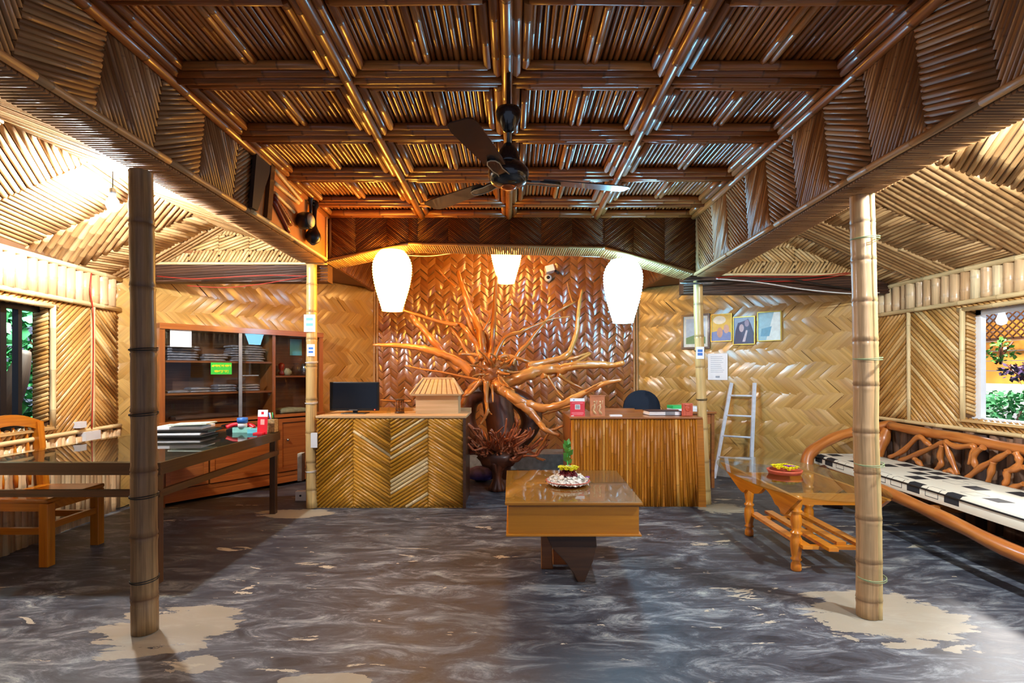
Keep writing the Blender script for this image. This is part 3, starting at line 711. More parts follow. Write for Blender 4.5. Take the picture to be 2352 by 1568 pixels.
# bay bulbs
for L_, s in ((LAMP_L, 'left'), (LAMP_R, 'right'), (V3((2.7, .25, 2.88)), 'right rear, added unseen')):  # right rear bulb is added behind the camera to brighten the near floor
    t = thing('hanging_bulb', f'bare bright bulb hanging under the gabled roof of the {s} bay', 'light bulb', L_)
    mb = MB(); mb.lathe([(.0, -.075), (.03, -.065), (.045, -.03), (.04, .01), (.02, .04)], L_, seg=16); o = mb.build('bulb', M['bulbr'] if 'right' in s else M['bulb'], t); o.visible_shadow = True
    mb = MB(); mb.lathe([(.022, .04), (.024, .1), (.01, .11)], L_, seg=12); mb.build('socket', M['black'], t)
    mb = MB(); mb.tube([L_+V3((0, 0, .1)), L_+V3((0, 0, .5))], .004, 6); mb.build('cord', M['wireb'], t)
# cables
def cable(pts, r, mat, label, group=None, k=6): single(MB().tube(smooth_path(pts, k), r, 6, .5), 'cable', mat, label, 'cable', group)
cable([P(1645, 640, 6.0), P(1740, 648, 6.1), P(1830, 662, 6.2), P(1900, 670, 6.2), P(1960, 674, 6.2), P(2020, 672, 6.25)], .007, M['wirew'], 'sagging white cable below the right gable')
cable([P(1645, 638, 6.0), P(1700, 634, 6.2), P(1790, 636, 6.2), P(1870, 634, 6.2), P(1950, 626, 6.22)], .005, M['wirer'], 'upper thin red wire strung across the right gable')
cable([P(1650, 640, 6.0), P(1720, 644, 6.2), P(1800, 646, 6.2), P(1880, 640, 6.2), P(1955, 628, 6.22)], .005, M['wirer'], 'lower thin red wire sagging across the right gable')
cable([P(1600, 646, 5.95), P(1720, 644, 6.2), P(1800, 640, 6.15), P(1880, 652, 6.2), P(2015, 675, 6.3)], .01, M['wireb'], 'black cable running along the right lintel to the wall corner')
cable([P(1562, 650, 6.0), P(1600, 651, 5.9), P(1640, 649, 5.9)], .012, M['steel'], 'grey conduit across the top of the right back post')
cable([P(360, 634, 5.85), P(450, 640, 5.85), P(560, 634, 5.85), P(640, 632, 5.85), P(705, 634, 5.85)], .004, M['wirer'], 'thin red wire strung along the left lintel')
cable([P(430, 656, 5.8), P(520, 660, 5.85), P(600, 652, 5.85), P(660, 642, 5.85), P(700, 636, 5.88)], .004, M['wirer'], 'lower red wire sagging below the left lintel')
cable([fWL(0, 0, 0)]*0 + [on_plane(210, 627, (XWL(5), 5, 0)+V3((0, 0, 0)) if 0 else fWL(0, 0, .08), fWL.N), on_plane(207, 670, fWL(0, 0, .09), fWL.N), on_plane(214, 720, fWL(0, 0, .08), fWL.N), on_plane(214, 850, fWL(0, 0, .06), fWL.N), on_plane(211, 985, fWL(0, 0, .08), fWL.N)], .005, M['wirer'], 'red wire running down the left cane wall to the switch board')
cable([P(930, 586, 6.4), P(980, 588, 6.4), P(1020, 584, 6.35), P(1090, 572, 6.3)], .006, M['wirew'], 'white cable slung under the beam beside the warm lantern')
cable([P(1215, 574, 6.3), P(1280, 582, 6.35), P(1340, 588, 6.4), P(1400, 590, 6.4)], .006, M['wirew'], 'white cable slung under the beam beside the cool lantern')
# security cameras
t = thing('security_camera', 'white box security camera on the woven back wall', 'camera', P(1264, 616, 8.5))
f = Frame(P(1262, 618, 8.3), (1, .0, .28), (0, 1, 0)); mb = MB(); mb.box((-.07, -.1, -.05), (.07, .12, .05), f); bev(mb.build('housing', M['white'], t), .01)
mb = MB(); mb.bar(P(1276, 622, 8.35), P(1282, 628, 8.6), .03, .03); mb.build('bracket', M['black'], t)
t = thing('dome_camera', 'small round white dome camera below the box camera', 'camera', P(1259, 637, 8.5))
mb = MB(); c = P(1259, 637, 8.5); mb.lathe([(.06, 0), (.062, .05), (.05, .08), (.03, .085)], c+V3((0, .08, 0)), (0, -1, 0), 20); mb.build('housing', M['white'], t)
mb = MB(); mb.ball(c+V3((0, -.01, 0)), .028, seg=14, rings=8); mb.build('lens', M['black'], t)
# ================================================================ counters
def counter(name, label, x0, x1, y0, y1, h): return thing(name, label, 'counter', ((x0+x1)/2, (y0+y1)/2, 0))
t = counter('reception_counter', 'left reception counter faced with chevron-laid canes', -2.14, -.51, 5.83, 6.55, 1.0)
f = Frame((-2.14, 5.83, 0), (1, 0, 0), (0, 0, 1)); w = 1.63; mb = MB(); mb.box((0, 0, -.03), (w, .985, 0), f); e = [0, .4, .81, 1.22, w]
for i in range(4):
    hatch(mb, f, [(e[i], .01), (e[i+1], .01), (e[i+1], .98), (e[i], .98)], (42, -34, 32, -33)[i], (.032, .032, .036, .028)[i], (.016, .016, .019, .014)[i], .5, -.003, 7, .12, False, (.0, .05, .22, .03)[i])
mb.build('front_panel', M['counter'], t)
mb = MB(); mb.box((-2.14, 5.86, 0), (-2.11, 6.55, .98)); mb.build('side_panel', M['wood_m'], t)
mb = MB(); mb.box((-.545, 5.86, 0), (-.52, 6.55, .98)); mb.build('side_panel', M['wood_d'], t); mb = MB(); mb.box((-.535, 5.8, 0), (-.505, 5.85, .985)); mb.build('corner_batten', M['wood_d'], t)
mb = MB(); mb.box((-2.15, 5.81, .985), (-.5, 6.57, 1.012)); bev(mb.build('worktop', M['wood_p'], t))
mb = MB(); mb.box((-2.1, 6.5, 1.012), (-.5, 6.56, 1.05)); mb.build('rear_ledge', M['wood_p'], t)
t = counter('reception_counter', 'right reception counter faced with upright canes', .65, 2.1, 5.88, 6.7, 1.0)
f = Frame((.655, 5.88, 0), (1, 0, 0), (0, 0, 1)); w = 1.49; mb = MB(); mb.prism([(0, 0), (w, 0), (w-.04, .975), (0, .975)], -.03, 0, f)
x = .015
while x < w-.06:
    sk = max(0, (x-1.0))*.22*-.3; r = .0165*U(.8, 1.2)
    mb.culm(f(x+.02*(x > 1.0), .005, -.003), f(x+sk, .97, -.003), r, .5, 7, U(0, .85) if U(0, 1) > .04 else 1, .002, False); x += r*2+.0015
mb.prism([(w-.085, .0), (w, 0), (w-.035, .975), (w-.1, .975)], 0, .014, f, .2)
mb.build('front_panel', M['counterd'], t)
for q_ in (((.645, 5.9, 0), (.655, 6.7, .97)), ((2.02, 6.2, 0), (2.04, 6.7, .97))): mb = MB(); mb.box(*q_); mb.build('side_panel', M['wood_m'], t)
mb = MB(); mb.box((.63, 5.85, .972), (2.1, 5.95, .992)); mb.box((.63, 5.95, .972), (2.045, 6.72, .992)); bev(mb.build('worktop', M['wood_m'], t))
mb = MB(); mb.box((.98, 6.5, .992), (1.5, 6.53, 1.045)); mb.box((1.5, 6.5, .992), (2.04, 6.53, 1.03)); mb.build('rear_ledge', M['wood_m'], t)
# monitor
t = thing('computer_monitor', 'black flat computer monitor on the chevron counter', 'monitor', (-1.81, 6.1, 1.012))
mb = MB(); mb.box((-2.095, 6.1, 1.045), (-1.53, 6.14, 1.375)); bev(mb.build('casing', M['black'], t), .006)
mb = MB(); mb.box((-2.075, 6.096, 1.07), (-1.55, 6.1, 1.36)); mb.build('screen', M['screen'], t)
mb = MB(); mb.box((-1.87, 6.09, 1.05), (-1.77, 6.099, 1.058)); mb.build('logo_strip', M['steel'], t)
mb = MB(); mb.box((-1.84, 6.14, 1.02), (-1.79, 6.17, 1.25)); mb.build('neck', M['black'], t)
mb = MB(); mb.box((-1.95, 6.04, 1.012), (-1.67, 6.24, 1.022)); bev(mb.build('stand', M['black'], t))
mb = MB(); mb.ball((-1.575, 6.09, 1.058), .006, seg=8); mb.build('power_light', M['led'], t)
# cage shaped wooden lamp
cx = P(918, 948, 6.15); cx.z = 1.012
t = thing('wooden_cage_lamp', 'small round dark wooden slatted lamp between the monitor and model house', 'lamp', cx)
mb = MB(); mb.lathe([(.055, 0), (.055, .02), (.045, .025)], cx, seg=18); mb.lathe([(.05, .045), (.053, .05), (.05, .055)], cx, seg=18); mb.build('base', M['wood_d'], t)
mb = MB(); mb.lathe([(.05, .15), (.055, .155), (.055, .165), (.03, .172)], cx, seg=18); mb.build('lid', M['wood_d'], t)
mb = MB()
for k in range(10):
    a = k*.628; mb.tube([cx+V3((.046*math.cos(a), .046*math.sin(a), .02)), cx+V3((.046*math.cos(a), .046*math.sin(a), .155))], .005, 5)
mb.build('slats', M['wood_m'], t)
c = P(893, 948, 6.1); c.z = 1.012
single(MB().lathe([(.02, 0), (.024, .01), (.024, .03), (.01, .045), (.008, .07), (.01, .075)], c, seg=14), 'glass_bottle', M['glass'], 'tiny clear glass bottle left of the slatted wooden lamp', 'bottle')
# model house
t = thing('model_house', 'pale wooden model house with hipped roof on the chevron counter', 'model house', (-.86, 6.25, 1.012))
mb = MB(); mb.box((-1.11, 6.12, 1.012), (-.62, 6.42, 1.235)); mb.build('walls', M['wood_p'], t)
mb = MB(); lo = [(-1.16, 6.06, 1.23), (-.58, 6.06, 1.23), (-.58, 6.48, 1.23), (-1.16, 6.48, 1.23)]; hi = [(-1.03, 6.2, 1.415), (-.69, 6.2, 1.415), (-.69, 6.34, 1.415), (-1.03, 6.34, 1.415)]
ids = [mb.vert(p, .5) for p in lo+hi]
for q in ((0, 1, 5, 4), (1, 2, 6, 5), (2, 3, 7, 6), (3, 0, 4, 7), (4, 5, 6, 7), (3, 2, 1, 0)): mb.face([ids[i] for i in q])
rf = mb.build('roof', M['wood_p'], t)
mb = MB()
for k in range(9):
    s = k/8; mb.bar(V3(lo[0]).lerp(V3(lo[1]), .06+.88*s)+V3((0, -.002, .003)), V3(hi[0]).lerp(V3(hi[1]), s)+V3((0, -.004, 0)), .004, .006, rnd=0)
mb.build('roof_battens', M['wood_m'], rf)
mb = MB()
for a, b in ((0, 4), (1, 5), (4, 5)): P0 = V3((lo+hi)[a]); P1 = V3((lo+hi)[b]); mb.bar(P0, P1, .022, .022, rnd=1)
mb.bar(lo[0], lo[1], .012, .02, rnd=0); mb.build('ridge_boards', M['wood_p'], rf)
# right counter items
def base(px, D, z): p = P(px, 900, D); p.z = z; return p
Z2 = .992
t = thing('payment_card_stand', 'red and white payment card stand on the upright cane counter', 'card stand', base(1326, 6.02, Z2))
f = Frame(P(1310, 955, 6.02), (1, 0, 0), (.0, .12, 1)); f.O.z = Z2
mb = MB(); mb.box((0, 0, -.006), (.165, .2, 0), f); mb.build('card', M['red'], t)
for nm_, a_, b_ in (('white_header', (0, .165, 0), (.165, .2, .001)), ('white_square', (.055, .075, 0), (.112, .13, .001)), ('white_mark', (.01, .0, 0), (.04, .006, .001))): mb = MB(); mb.box(a_, b_, f); mb.build(nm_, M['paper'], t)
mb = MB(); mb.box((.06, .08, .001), (.107, .125, .0015), f); mb.build('grey_square', plain('grey', '#9aa4a8', .6), t)
mb = MB(); mb.box((.035, .176, .001), (.048, .188, .0015), f); mb.build('blue_mark', M['blue'], t)
pk = plain('pink', '#f0a0a8', .6)
for k, (a, b) in enumerate(((.02, .145), (.015, .15), (.015, .15), (.025, .14))): mb = MB(); mb.box((a, (.145, .036, .024, .014)[k], 0), (b, (.149, .04, .028, .018)[k], .001), f); mb.build('printed_line', pk, t)
t = thing('carved_plaque', 'upright pale wood plaque carved with two dancing figures on the right counter', 'plaque', base(1373, 6.02, Z2))
f = Frame(base(1356, 6.02, Z2), (1, 0, 0), (0, .04, 1)); mb = MB(); mb.box((0, 0, -.03), (.165, .225, 0), f); mb.box((-.01, .225, -.04), (.175, .235, .01), f); mb.build('board', M['clayp'], t)
for ox in (.045, .11):
    mb = MB(); q = lambda x, y: f(ox+x, y, .002)
    mb.tube([q(0, .02), q(-.012, .06), q(.004, .1), q(0, .14)], [.008, .011, .012, .006], 6); mb.ball(q(.0, .158), .012)
    mb.tube([q(0, .125), q(.025, .14), q(.03, .175)], .004, 5); mb.tube([q(0, .125), q(-.025, .11), q(-.03, .06)], .004, 5); mb.tube([q(-.01, .06), q(.018, .03), q(.012, .01)], [.01, .008, .004], 6)
    mb.build('carved_figure', M['wood_p'], t)
single(MB().box((1.105, 5.97, Z2), (1.24, 6.04, Z2+.014)), 'white_card', M['paper'], 'small white card lying on the right counter beside the plaque', 'card')
t = thing('ledger_book', 'thick dark ledger book lying on the right counter', 'book', base(1530, 6.15, Z2))
f = Frame(base(1491, 6.05, Z2), (1, .06, 0), (-.06, 1, 0)); mb = MB(); mb.box((.004, .004, .006), (.37, .24, .045), f); mb.build('pages', M['paper'], t)
mb = MB(); mb.box((0, 0, .045), (.378, .25, .052), f); mb.box((0, 0, 0), (.378, .25, .006), f); mb.box((.37, 0, .0), (.378, .25, .052), f); mb.build('cover', plain('book_cover', '#2a1c2c', .5), t)
mb = MB(); mb.box((.19, -.001, .008), (.3, .003, .044), f); mb.build('grey_label', plain('greyl', '#84868a', .6), t)
t = thing('terracotta_face', 'small terracotta carved face block at the end of the right counter', 'sculpture', base(1580, 6.0, Z2))
c = base(1580, 5.99, Z2); mb = MB(); mb.box((c.x-.058, c.y, Z2), (c.x+.058, c.y+.05, Z2+.145)); bev(mb.build('block', M['clay'], t), .008)
mb = MB(); mb.ball(c+V3((0, .0, .09)), .04, .85, .4, 1.15, 14, 10); mb.ball(c+V3((0, -.018, .085)), .008, .7, .8, 1.6); mb.ball(c+V3((-.016, -.014, .1)), .007); mb.ball(c+V3((.016, -.014, .1)), .007); mb.ball(c+V3((0, -.012, .062)), .01, 1.4, .5, .5); mb.ball(c+V3((0, 0, .125)), .036, 1, .5, .6); mb.box((c.x-.022, c.y-.006, Z2+.005), (c.x+.022, c.y+.002, Z2+.06)); mb.build('face', M['clay'], t)
# office chair
c = P(1477, 900, 7.15)
t = thing('office_chair', 'dark fabric office chair behind the right counter', 'chair', (c.x, c.y, 0))
pts = []
for k in range(17): a = math.pi*k/16; pts.append((.255*math.cos(a), .96+.285*math.sin(a)**.8 if math.sin(a) > 0 else .96))
pts += [(-.265, .8), (-.22, .62), (.22, .62), (.265, .8)]
f = Frame((c.x, c.y, 0), (1, 0, 0), (0, .05, 1)); mb = MB(); mb.prism(pts, -.05, 0, f); bev(mb.build('backrest', M['navy'], t), .015, 3)
mb = MB(); mb.box((c.x-.25, c.y-.5, .46), (c.x+.25, c.y-.02, .54)); bev(mb.build('seat', M['navy'], t), .03, 3)
mb = MB(); mb.tube([(c.x, c.y-.2, .1), (c.x, c.y-.2, .46)], .03, 10); mb.build('gas_column', M['black'], t)
for k in range(5): a = k*1.2566; mb = MB(); mb.bar((c.x, c.y-.2, .1), (c.x+.28*math.cos(a), c.y-.2+.28*math.sin(a), .07), .04, .03); mb.ball((c.x+.28*math.cos(a), c.y-.2+.28*math.sin(a), .03), .03); mb.build('leg', M['black'], t)
# side desk with papers
t = thing('side_desk', 'brown wooden side desk behind the right counter holding papers', 'desk', (2.35, 7.05, 0))
mb = MB(); mb.box((2.06, 6.8, .95), (2.62, 7.25, .98)); bev(mb.build('desktop', M['wood_m'], t)); mb = MB(); mb.box((2.08, 6.84, .82), (2.6, 6.86, .95)); mb.build('apron', M['wood_m'], t)
for x, y in ((2.09, 6.84), (2.58, 6.84), (2.09, 7.2), (2.58, 7.2)): mb = MB(); mb.box((x-.02, y-.02, 0), (x+.02, y+.02, .95)); mb.build('leg', M['wood_m'], t)
z = .98
t = thing('magazine', 'green-covered magazine on the side desk behind the office chair', 'magazine', (2.07, 7.0, z)); mb = MB(); f = Frame((2.09, 6.9, z), (1, .1, 0), (-.1, 1, 0)); mb.box((0, 0, 0), (.24, .2, .03), f); mb.build('pages', M['paper'], t); mb = MB(); mb.box((0, 0, .03), (.24, .2, .07), f); mb.build('cover', M['green'], t)
for k in range(3): single(MB().box((0, 0, 0), (.27-.02*k, .25, .018), Frame((2.26+.01*k, 6.88, z+.019*k), (1, -.05*k, 0), (.05*k, 1, 0))), 'paper_pad', M['paper'], ('lowest', 'middle', 'topmost')[k]+' white paper pad of the stack on the side desk', 'paper', 'white paper pads on the side desk')
# ================================================================ root sculpture
def C6(x, y): return (1000+x/2.45, 560+y/2.45)
def C5(x, y): return (680+x/2.376, 540+y/2.376)
K = 7.0/F
def branch(mb, pts, rad, D0, D1, cv=C6, sc=2.45, seg=10, knob=.12):
    n = len(pts); p3 = []; rr = []
    for i, (x, y) in enumerate(pts):
        t_ = i/(n-1); D = D0+(D1-D0)*t_; q = cv(x, y); p3.append(P(q[0], q[1], D)+V3((0, .03*math.sin(i*2.1), 0))); rr.append((rad[0]+(rad[1]-rad[0])*t_)*.88/sc*D/F)
    path = smooth_path(p3, 6); m_ = len(path); r2 = lerp_list(rr, 6); ph = U(0, 6)
    r2 = [r*(1+knob*math.sin(i*.9+ph)*math.sin(i*.37+ph*2)+U(-.04, .04)) for i, r in enumerate(r2)]; r2[-1] *= .5
    mb.tube([p+V3((U(-1, 1), U(-1, 1), U(-1, 1)))*r*.12 for p, r in zip(path, r2)], r2, seg, .5+U(-.4, .4), True)
sc_root = thing('root_sculpture', 'huge polished tree-root sculpture with orange branching arms in the alcove', 'sculpture', (G(1150, 1122)))
mb = MB()
B = lambda *a, **k: branch(mb, *a, **k)
D_ = 6.95
B([(300, 740), (280, 640), (258, 560), (245, 470), (200, 380), (170, 290), (145, 220), (125, 150)], (34, 13), 6.9, 7.3)
B([(300, 680), (315, 600), (325, 500), (330, 400), (335, 300), (345, 180)], (22, 9), 6.9, 7.2)
B([(330, 700), (300, 600), (290, 520), (230, 430), (215, 380)], (16, 8), 6.9, 7.4)
B([(330, 640), (390, 530), (480, 495), (570, 455), (660, 420), (760, 410)], (15, 4), 6.8, 7.1)
B([(430, 680), (470, 610), (520, 560), (600, 460), (650, 405), (740, 350), (815, 315)], (16, 5), 6.8, 7.2)
B([(775, 335), (755, 270), (740, 215)], (6, 3), 7.2, 7.3)
B([(520, 690), (640, 660), (735, 630), (770, 570), (795, 500), (800, 420), (812, 330), (827, 255)], (24, 8), 6.7, 7.1)
B([(340, 790), (400, 780), (500, 740), (600, 710), (700, 705), (780, 685), (900, 680), (1000, 682), (1060, 668)], (48, 16), 6.75, 6.5)
B([(360, 640), (400, 630), (480, 650), (560, 670), (680, 655), (780, 640), (870, 610)], (16, 7), 6.8, 7.0)
B([(600, 740), (650, 742), (750, 700), (800, 660), (880, 615)], (20, 7), 6.6, 6.9)
B([(345, 800), (390, 820), (450, 870), (520, 900), (600, 922), (700, 905), (790, 860), (880, 820), (960, 782), (1050, 765)], (38, 11), 6.6, 6.2)
B([(780, 875), (820, 845), (880, 805), (940, 775)], (9, 5), 6.35, 6.25)
B([(600, 955), (700, 930), (780, 905)], (12, 5), 6.5, 6.5)
B([(360, 810), (400, 835), (480, 900), (550, 960), (590, 1010), (620, 1045), (700, 1080)], (40, 12), 6.6, 6.3)
B([(620, 1050), (670, 1045), (720, 1020)], (11, 7), 6.35, 6.4)
B([(640, 1060), (600, 1130), (560, 1190), (610, 1220)], (9, 5), 6.4, 6.5)
B([(630, 740), (680, 820), (720, 865)], (8, 6), 6.6, 6.5)
B([(690, 735), (760, 780), (830, 815)], (14, 8), 6.6, 6.7)
B([(460, 1210), (520, 1195), (570, 1200), (620, 1215)], (7, 4), 6.6, 6.5)
B([(960, 760), (900, 700), (800, 650), (700, 620), (600, 605), (500, 600), (420, 598)], (34, 9), 6.8, 6.6, cv=C5, sc=2.376)
B([(900, 740), (800, 640), (750, 580), (700, 520), (650, 470), (630, 430)], (26, 15), 6.8, 6.95, cv=C5, sc=2.376)
B([(880, 490), (780, 470), (680, 440), (570, 405)], (13, 6), 7.0, 6.8, cv=C5, sc=2.376)
B([(1000, 790), (900, 770), (780, 745), (680, 730), (590, 710)], (9, 4), 6.7, 6.5, cv=C5, sc=2.376)
B([(1010, 680), (985, 600), (940, 530), (900, 490), (850, 482)], (18, 10), 6.9, 7.1, cv=C5, sc=2.376)
B([(1000, 655), (950, 650), (890, 650)], (12, 8), 6.8, 6.7, cv=C5, sc=2.376)
B([(980, 700), (940, 650), (900, 580), (840, 490), (790, 400)], (16, 5), 6.9, 7.2, cv=C5, sc=2.376)
B([(875, 285), (820, 235), (780, 190)], (7, 3), 7.2, 7.3, cv=C5, sc=2.376)
B([(1000, 600), (960, 520), (930, 440), (905, 400)], (16, 6), 7.0, 7.2, cv=C5, sc=2.376)
B([(1020, 520), (1060, 440), (1030, 410)], (10, 5), 7.0, 7.1, cv=C5, sc=2.376)
B([(1020, 790), (960, 830), (930, 870), (905, 930), (900, 960)], (26, 10), 6.8, 6.7, cv=C5, sc=2.376)
B([(1010, 790), (950, 860), (910, 880)], (14, 8), 6.7, 6.65, cv=C5, sc=2.376)
B([(630, 905), (540, 907), (460, 898)], (8, 6), 7.2, 7.2, cv=C5, sc=2.376)
B([(285, 770), (285, 880), (292, 940), (270, 990), (248, 1018)], (18, 6), 6.5, 6.35)
B([(293, 930), (305, 950), (318, 958)], (7, 4), 6.45, 6.4)
B([(318, 790), (322, 840), (325, 890)], (9, 5), 6.5, 6.45)
for k in range(26):     # small knotty spurs round the hub
    a = U(0, 6.28); r0 = U(20, 60); r1 = r0+U(30, 110); cx0, cy0 = 325, 715
    B([(cx0+r0*math.cos(a), cy0+r0*math.sin(a)), (cx0+(r0+r1)/2*math.cos(a+.15), cy0+(r0+r1)/2*math.sin(a+.15)), (cx0+r1*math.cos(a+U(-.3, .3)), cy0+r1*math.sin(a+.1))], (U(8, 15), 4), 6.62, U(6.4, 6.7), seg=7)
mb.build('root_arms', M['root'], sc_root)
mb = MB(); h = P(*C6(335, 735), 6.95)
mb.ball(h, .17, 1.1, 1.0, 1.25, 18, 12, jit=.14); mb.ball(h+V3((.16, .1, .1)), .14, 1, 1, 1, 14, 10, jit=.15); mb.ball(h+V3((-.1, 0, -.12)), .12, 1, 1, 1, 14, 10, jit=.15); mb.build('root_hub', wood('hub', '#6a3c20', '#b07848', .4, .3), sc_root)
mb = MB()
tp = [P(*C6(340, 800), 7.0), P(*C6(350, 900), 7.02), P(*C6(372, 1040), 6.98), P(*C6(372, 1180), 6.92), G(1150, 1105), G(1150, 1120)-V3((0, 0, .01))]
mb.tube(smooth_path(tp, 5), lerp_list([.17, .2, .19, .15, .11, .12], 5), 16, .5)
mb.tube(smooth_path([P(*C6(300, 820), 7.2), P(*C6(200, 860), 7.25), P(*C6(165, 940), 7.2), P(*C6(190, 1040), 7.15), P(*C6(300, 1180), 7.0)], 5), lerp_list([.12, .15, .16, .12, .08], 5), 12, .3)
mb.tube(smooth_path([P(*C6(420, 850), 7.2), P(*C6(500, 900), 7.25), P(*C6(540, 980), 7.2), P(*C6(510, 1070), 7.15), P(*C6(400, 1200), 7.0)], 5), lerp_list([.12, .15, .15, .12, .08], 5), 12, .3)
mb.build('trunk', M['rootd'], sc_root)
# lower tangle of twigs round the foot
tw = MB(); T = G(1150, 1118)
tangle = thing('twig_tangle', 'reddish tangle of upright root twigs around the foot of the sculpture', 'root tangle', (T.x, T.y-.1, 0))
for k in range(56):
    a = -2.85+k/55*2.6 + U(-.2, .2); D0, D1 = U(6.45, 6.75), U(6.1, 6.9)
    bx, by = 355+110*math.cos(a)*U(.3, 1), 1195+U(-40, 20); L_ = U(90, 235)*(.8+.3*abs(math.cos(a)))
    ex, ey = bx+L_*math.cos(a), by+L_*math.sin(a)*.95
    if ey < 960: ey = 960+U(0, 50)
    pts = [(bx, by)]
    for s in (.25, .5, .75): pts.append((bx+(ex-bx)*s+U(-30, 30), by+(ey-by)*s+U(-22, 22)))
    pts.append((ex, ey)); w0 = U(6, 13)
    branch(tw, pts, (w0, w0*.6), D0, D1, seg=6, knob=.25)
    for q in (1, 2, 3):
        if U(0, 1) < .55: m_ = pts[q]; dx = U(-55, 55); branch(tw, [m_, (m_[0]+dx*.5, m_[1]-U(0, 22)), (m_[0]+dx, m_[1]-U(10, 60))], (w0*.6, 2.5), D0+(D1-D0)*q/4, D1+U(-.1, .1), seg=5, knob=.2)
for s, e_ in (((180, 1010), (290, 1200)), ((175, 1080), (280, 1195)), ((600, 1090), (430, 1230))): branch(tw, [s, ((s[0]+e_[0])/2+10, (s[1]+e_[1])/2), e_], (7, 12), 6.3, 6.6, seg=8)
tw.build('twigs', M['roott'], tangle)
mb = MB(); c = P(*C6(350, 1215), 6.68); mb.ball(c+V3((0, 0, .03)), .2, 1.3, .9, .62, 16, 8, jit=.16)
for k in range(8):
    a = k*.785+.3; e_ = V3((c.x+.09*math.cos(a), c.y+.08*math.sin(a), 0)); mb.tube(smooth_path([c+V3((.1*math.cos(a), .08*math.sin(a), 0)), c.lerp(e_, .5)+V3((-.05*math.cos(a), 0, 0)), e_], 4), lerp_list([.075, .055, .04], 4), 8)
mb.build('root_base', M['rootd'], tangle)
# purple bundle
c = G(1104, 1108); mb = MB(); mb.ball((c.x, c.y+.12, .1), .1, 2.1, 1.5, 1.0, 20, 10, jit=.07)
single(mb, 'cloth_bundle', M['purple'], 'crumpled purple cloth bundle on the floor beside the root sculpture', 'cloth')
# ================================================================ post signs, boxes
def sign(p, w, h, label, stripes, n=(0, -1, 0)):
    t = thing('paper_sign', label, 'sign', p); f = Frame(p, (1, 0, 0), (0, 0, 1)); mb = MB(); mb.box((-w/2, -h/2, -.002), (w/2, h/2, 0), f); mb.build('sheet', M['paper'], t)
    for (y, hh, m_) in stripes: mb = MB(); mb.box((-w*.3, y, 0), (w*.3, y+hh, .001), f); mb.build('printed_stripe', m_, t)
sign(P(711, 742, 5.83), .125, .19, 'upper white sign with blue stripes on the post by the chevron counter', [(.03, .03, M['cyan']), (-.03, .03, M['cyan']), (-.07, .008, plain('greyt', '#b0b8c0', .7))])
sign(P(714, 804, 5.83), .085, .13, 'lower white sign with a blue block on the post by the chevron counter', [(.01, .022, M['blue']), (-.03, .022, M['blue'])])
sign(P(1608, 810, 5.95), .09, .135, 'white sign with a blue block on the post above the right counter', [(.008, .03, M['blue']), (-.03, .03, M['blue'])])
single(MB().box((-.035, 0, -.08), (.035, .04, .08), Frame(P(721, 1011, 5.8), (1, 0, 0), (0, 1, 0))), 'switch_box', M['white'], 'white switch box on the post beside the chevron counter', 'switch')
p = P(693, 1072, 5.95); mb = MB(); mb.box((p.x-.05, p.y, p.z-.16), (p.x+.0, p.y+.1, p.z+.15)); o = single(mb, 'junction_box', M['cementp'], 'tall pale grey box mounted low on the left back post', 'box'); bev(o)
p = G(692, 1150); t = thing('socket_box', 'white socket box with one black hole standing on the floor by the left post', 'socket', p)
mb = MB(); mb.box((p.x-.07, p.y, 0), (p.x+.065, p.y+.06, .11)); bev(mb.build('box', M['white'], t)); mb = MB(); mb.lathe([(.012, 0), (.012, .003)], (p.x-.01, p.y-.001, .06), (0, -1, 0), 12); mb.build('hole', M['black'], t)
# ================================================================ coffee table, centre
t = thing('coffee_table', 'square box-topped wooden coffee table with plank pedestal in the centre', 'table', (.43, 4.15, 0))
mb = MB(); mb.prism([(-.025, 3.62), (.865, 3.62), (.91, 4.72), (-.025, 4.72)], .39, .59); mb.build('box_body', M['wood_t'], t)
mb = MB(); mb.prism([(-.047, 3.59), (.886, 3.59), (.935, 4.76), (-.047, 4.76)], .592, .61); mb.prism([(-.04, 3.6), (.88, 3.6), (.925, 4.75), (-.04, 4.75)], .378, .392); bev(mb.build('trim', M['wood_t'], t), .003)
mb = MB(); mb.prism([(-.045, 3.592), (.884, 3.592), (.933, 4.758), (-.045, 4.758)], .611, .619); mb.build('glass_top', M['glasst'], t)
def slab(px, D, dep, par, mat, nm='pedestal_board'):
    f = Frame((0, D, 0), (1, 0, 0), (0, 0, 1)); pl = [f.inv(P(x, y, D))[:2] for x, y in px]
    mb = MB(); mb.prism(pl, -dep, 0, f); bev(mb.build(nm, mat, par), .006)
slab([(1252, 1225), (1369, 1225), (1371, 1255), (1362, 1290), (1340, 1343), (1330, 1343), (1318, 1318), (1298, 1290), (1268, 1258)], 3.78, .1, t, M['wood_d'])
slab([(1243, 1222), (1264, 1222), (1268, 1262), (1270, 1307), (1243, 1307)], 4.02, .06, t, M['wood_m'])
slab([(1270, 1222), (1330, 1222), (1330, 1307), (1270, 1307)], 4.12, .08, t, M['wood_m'])
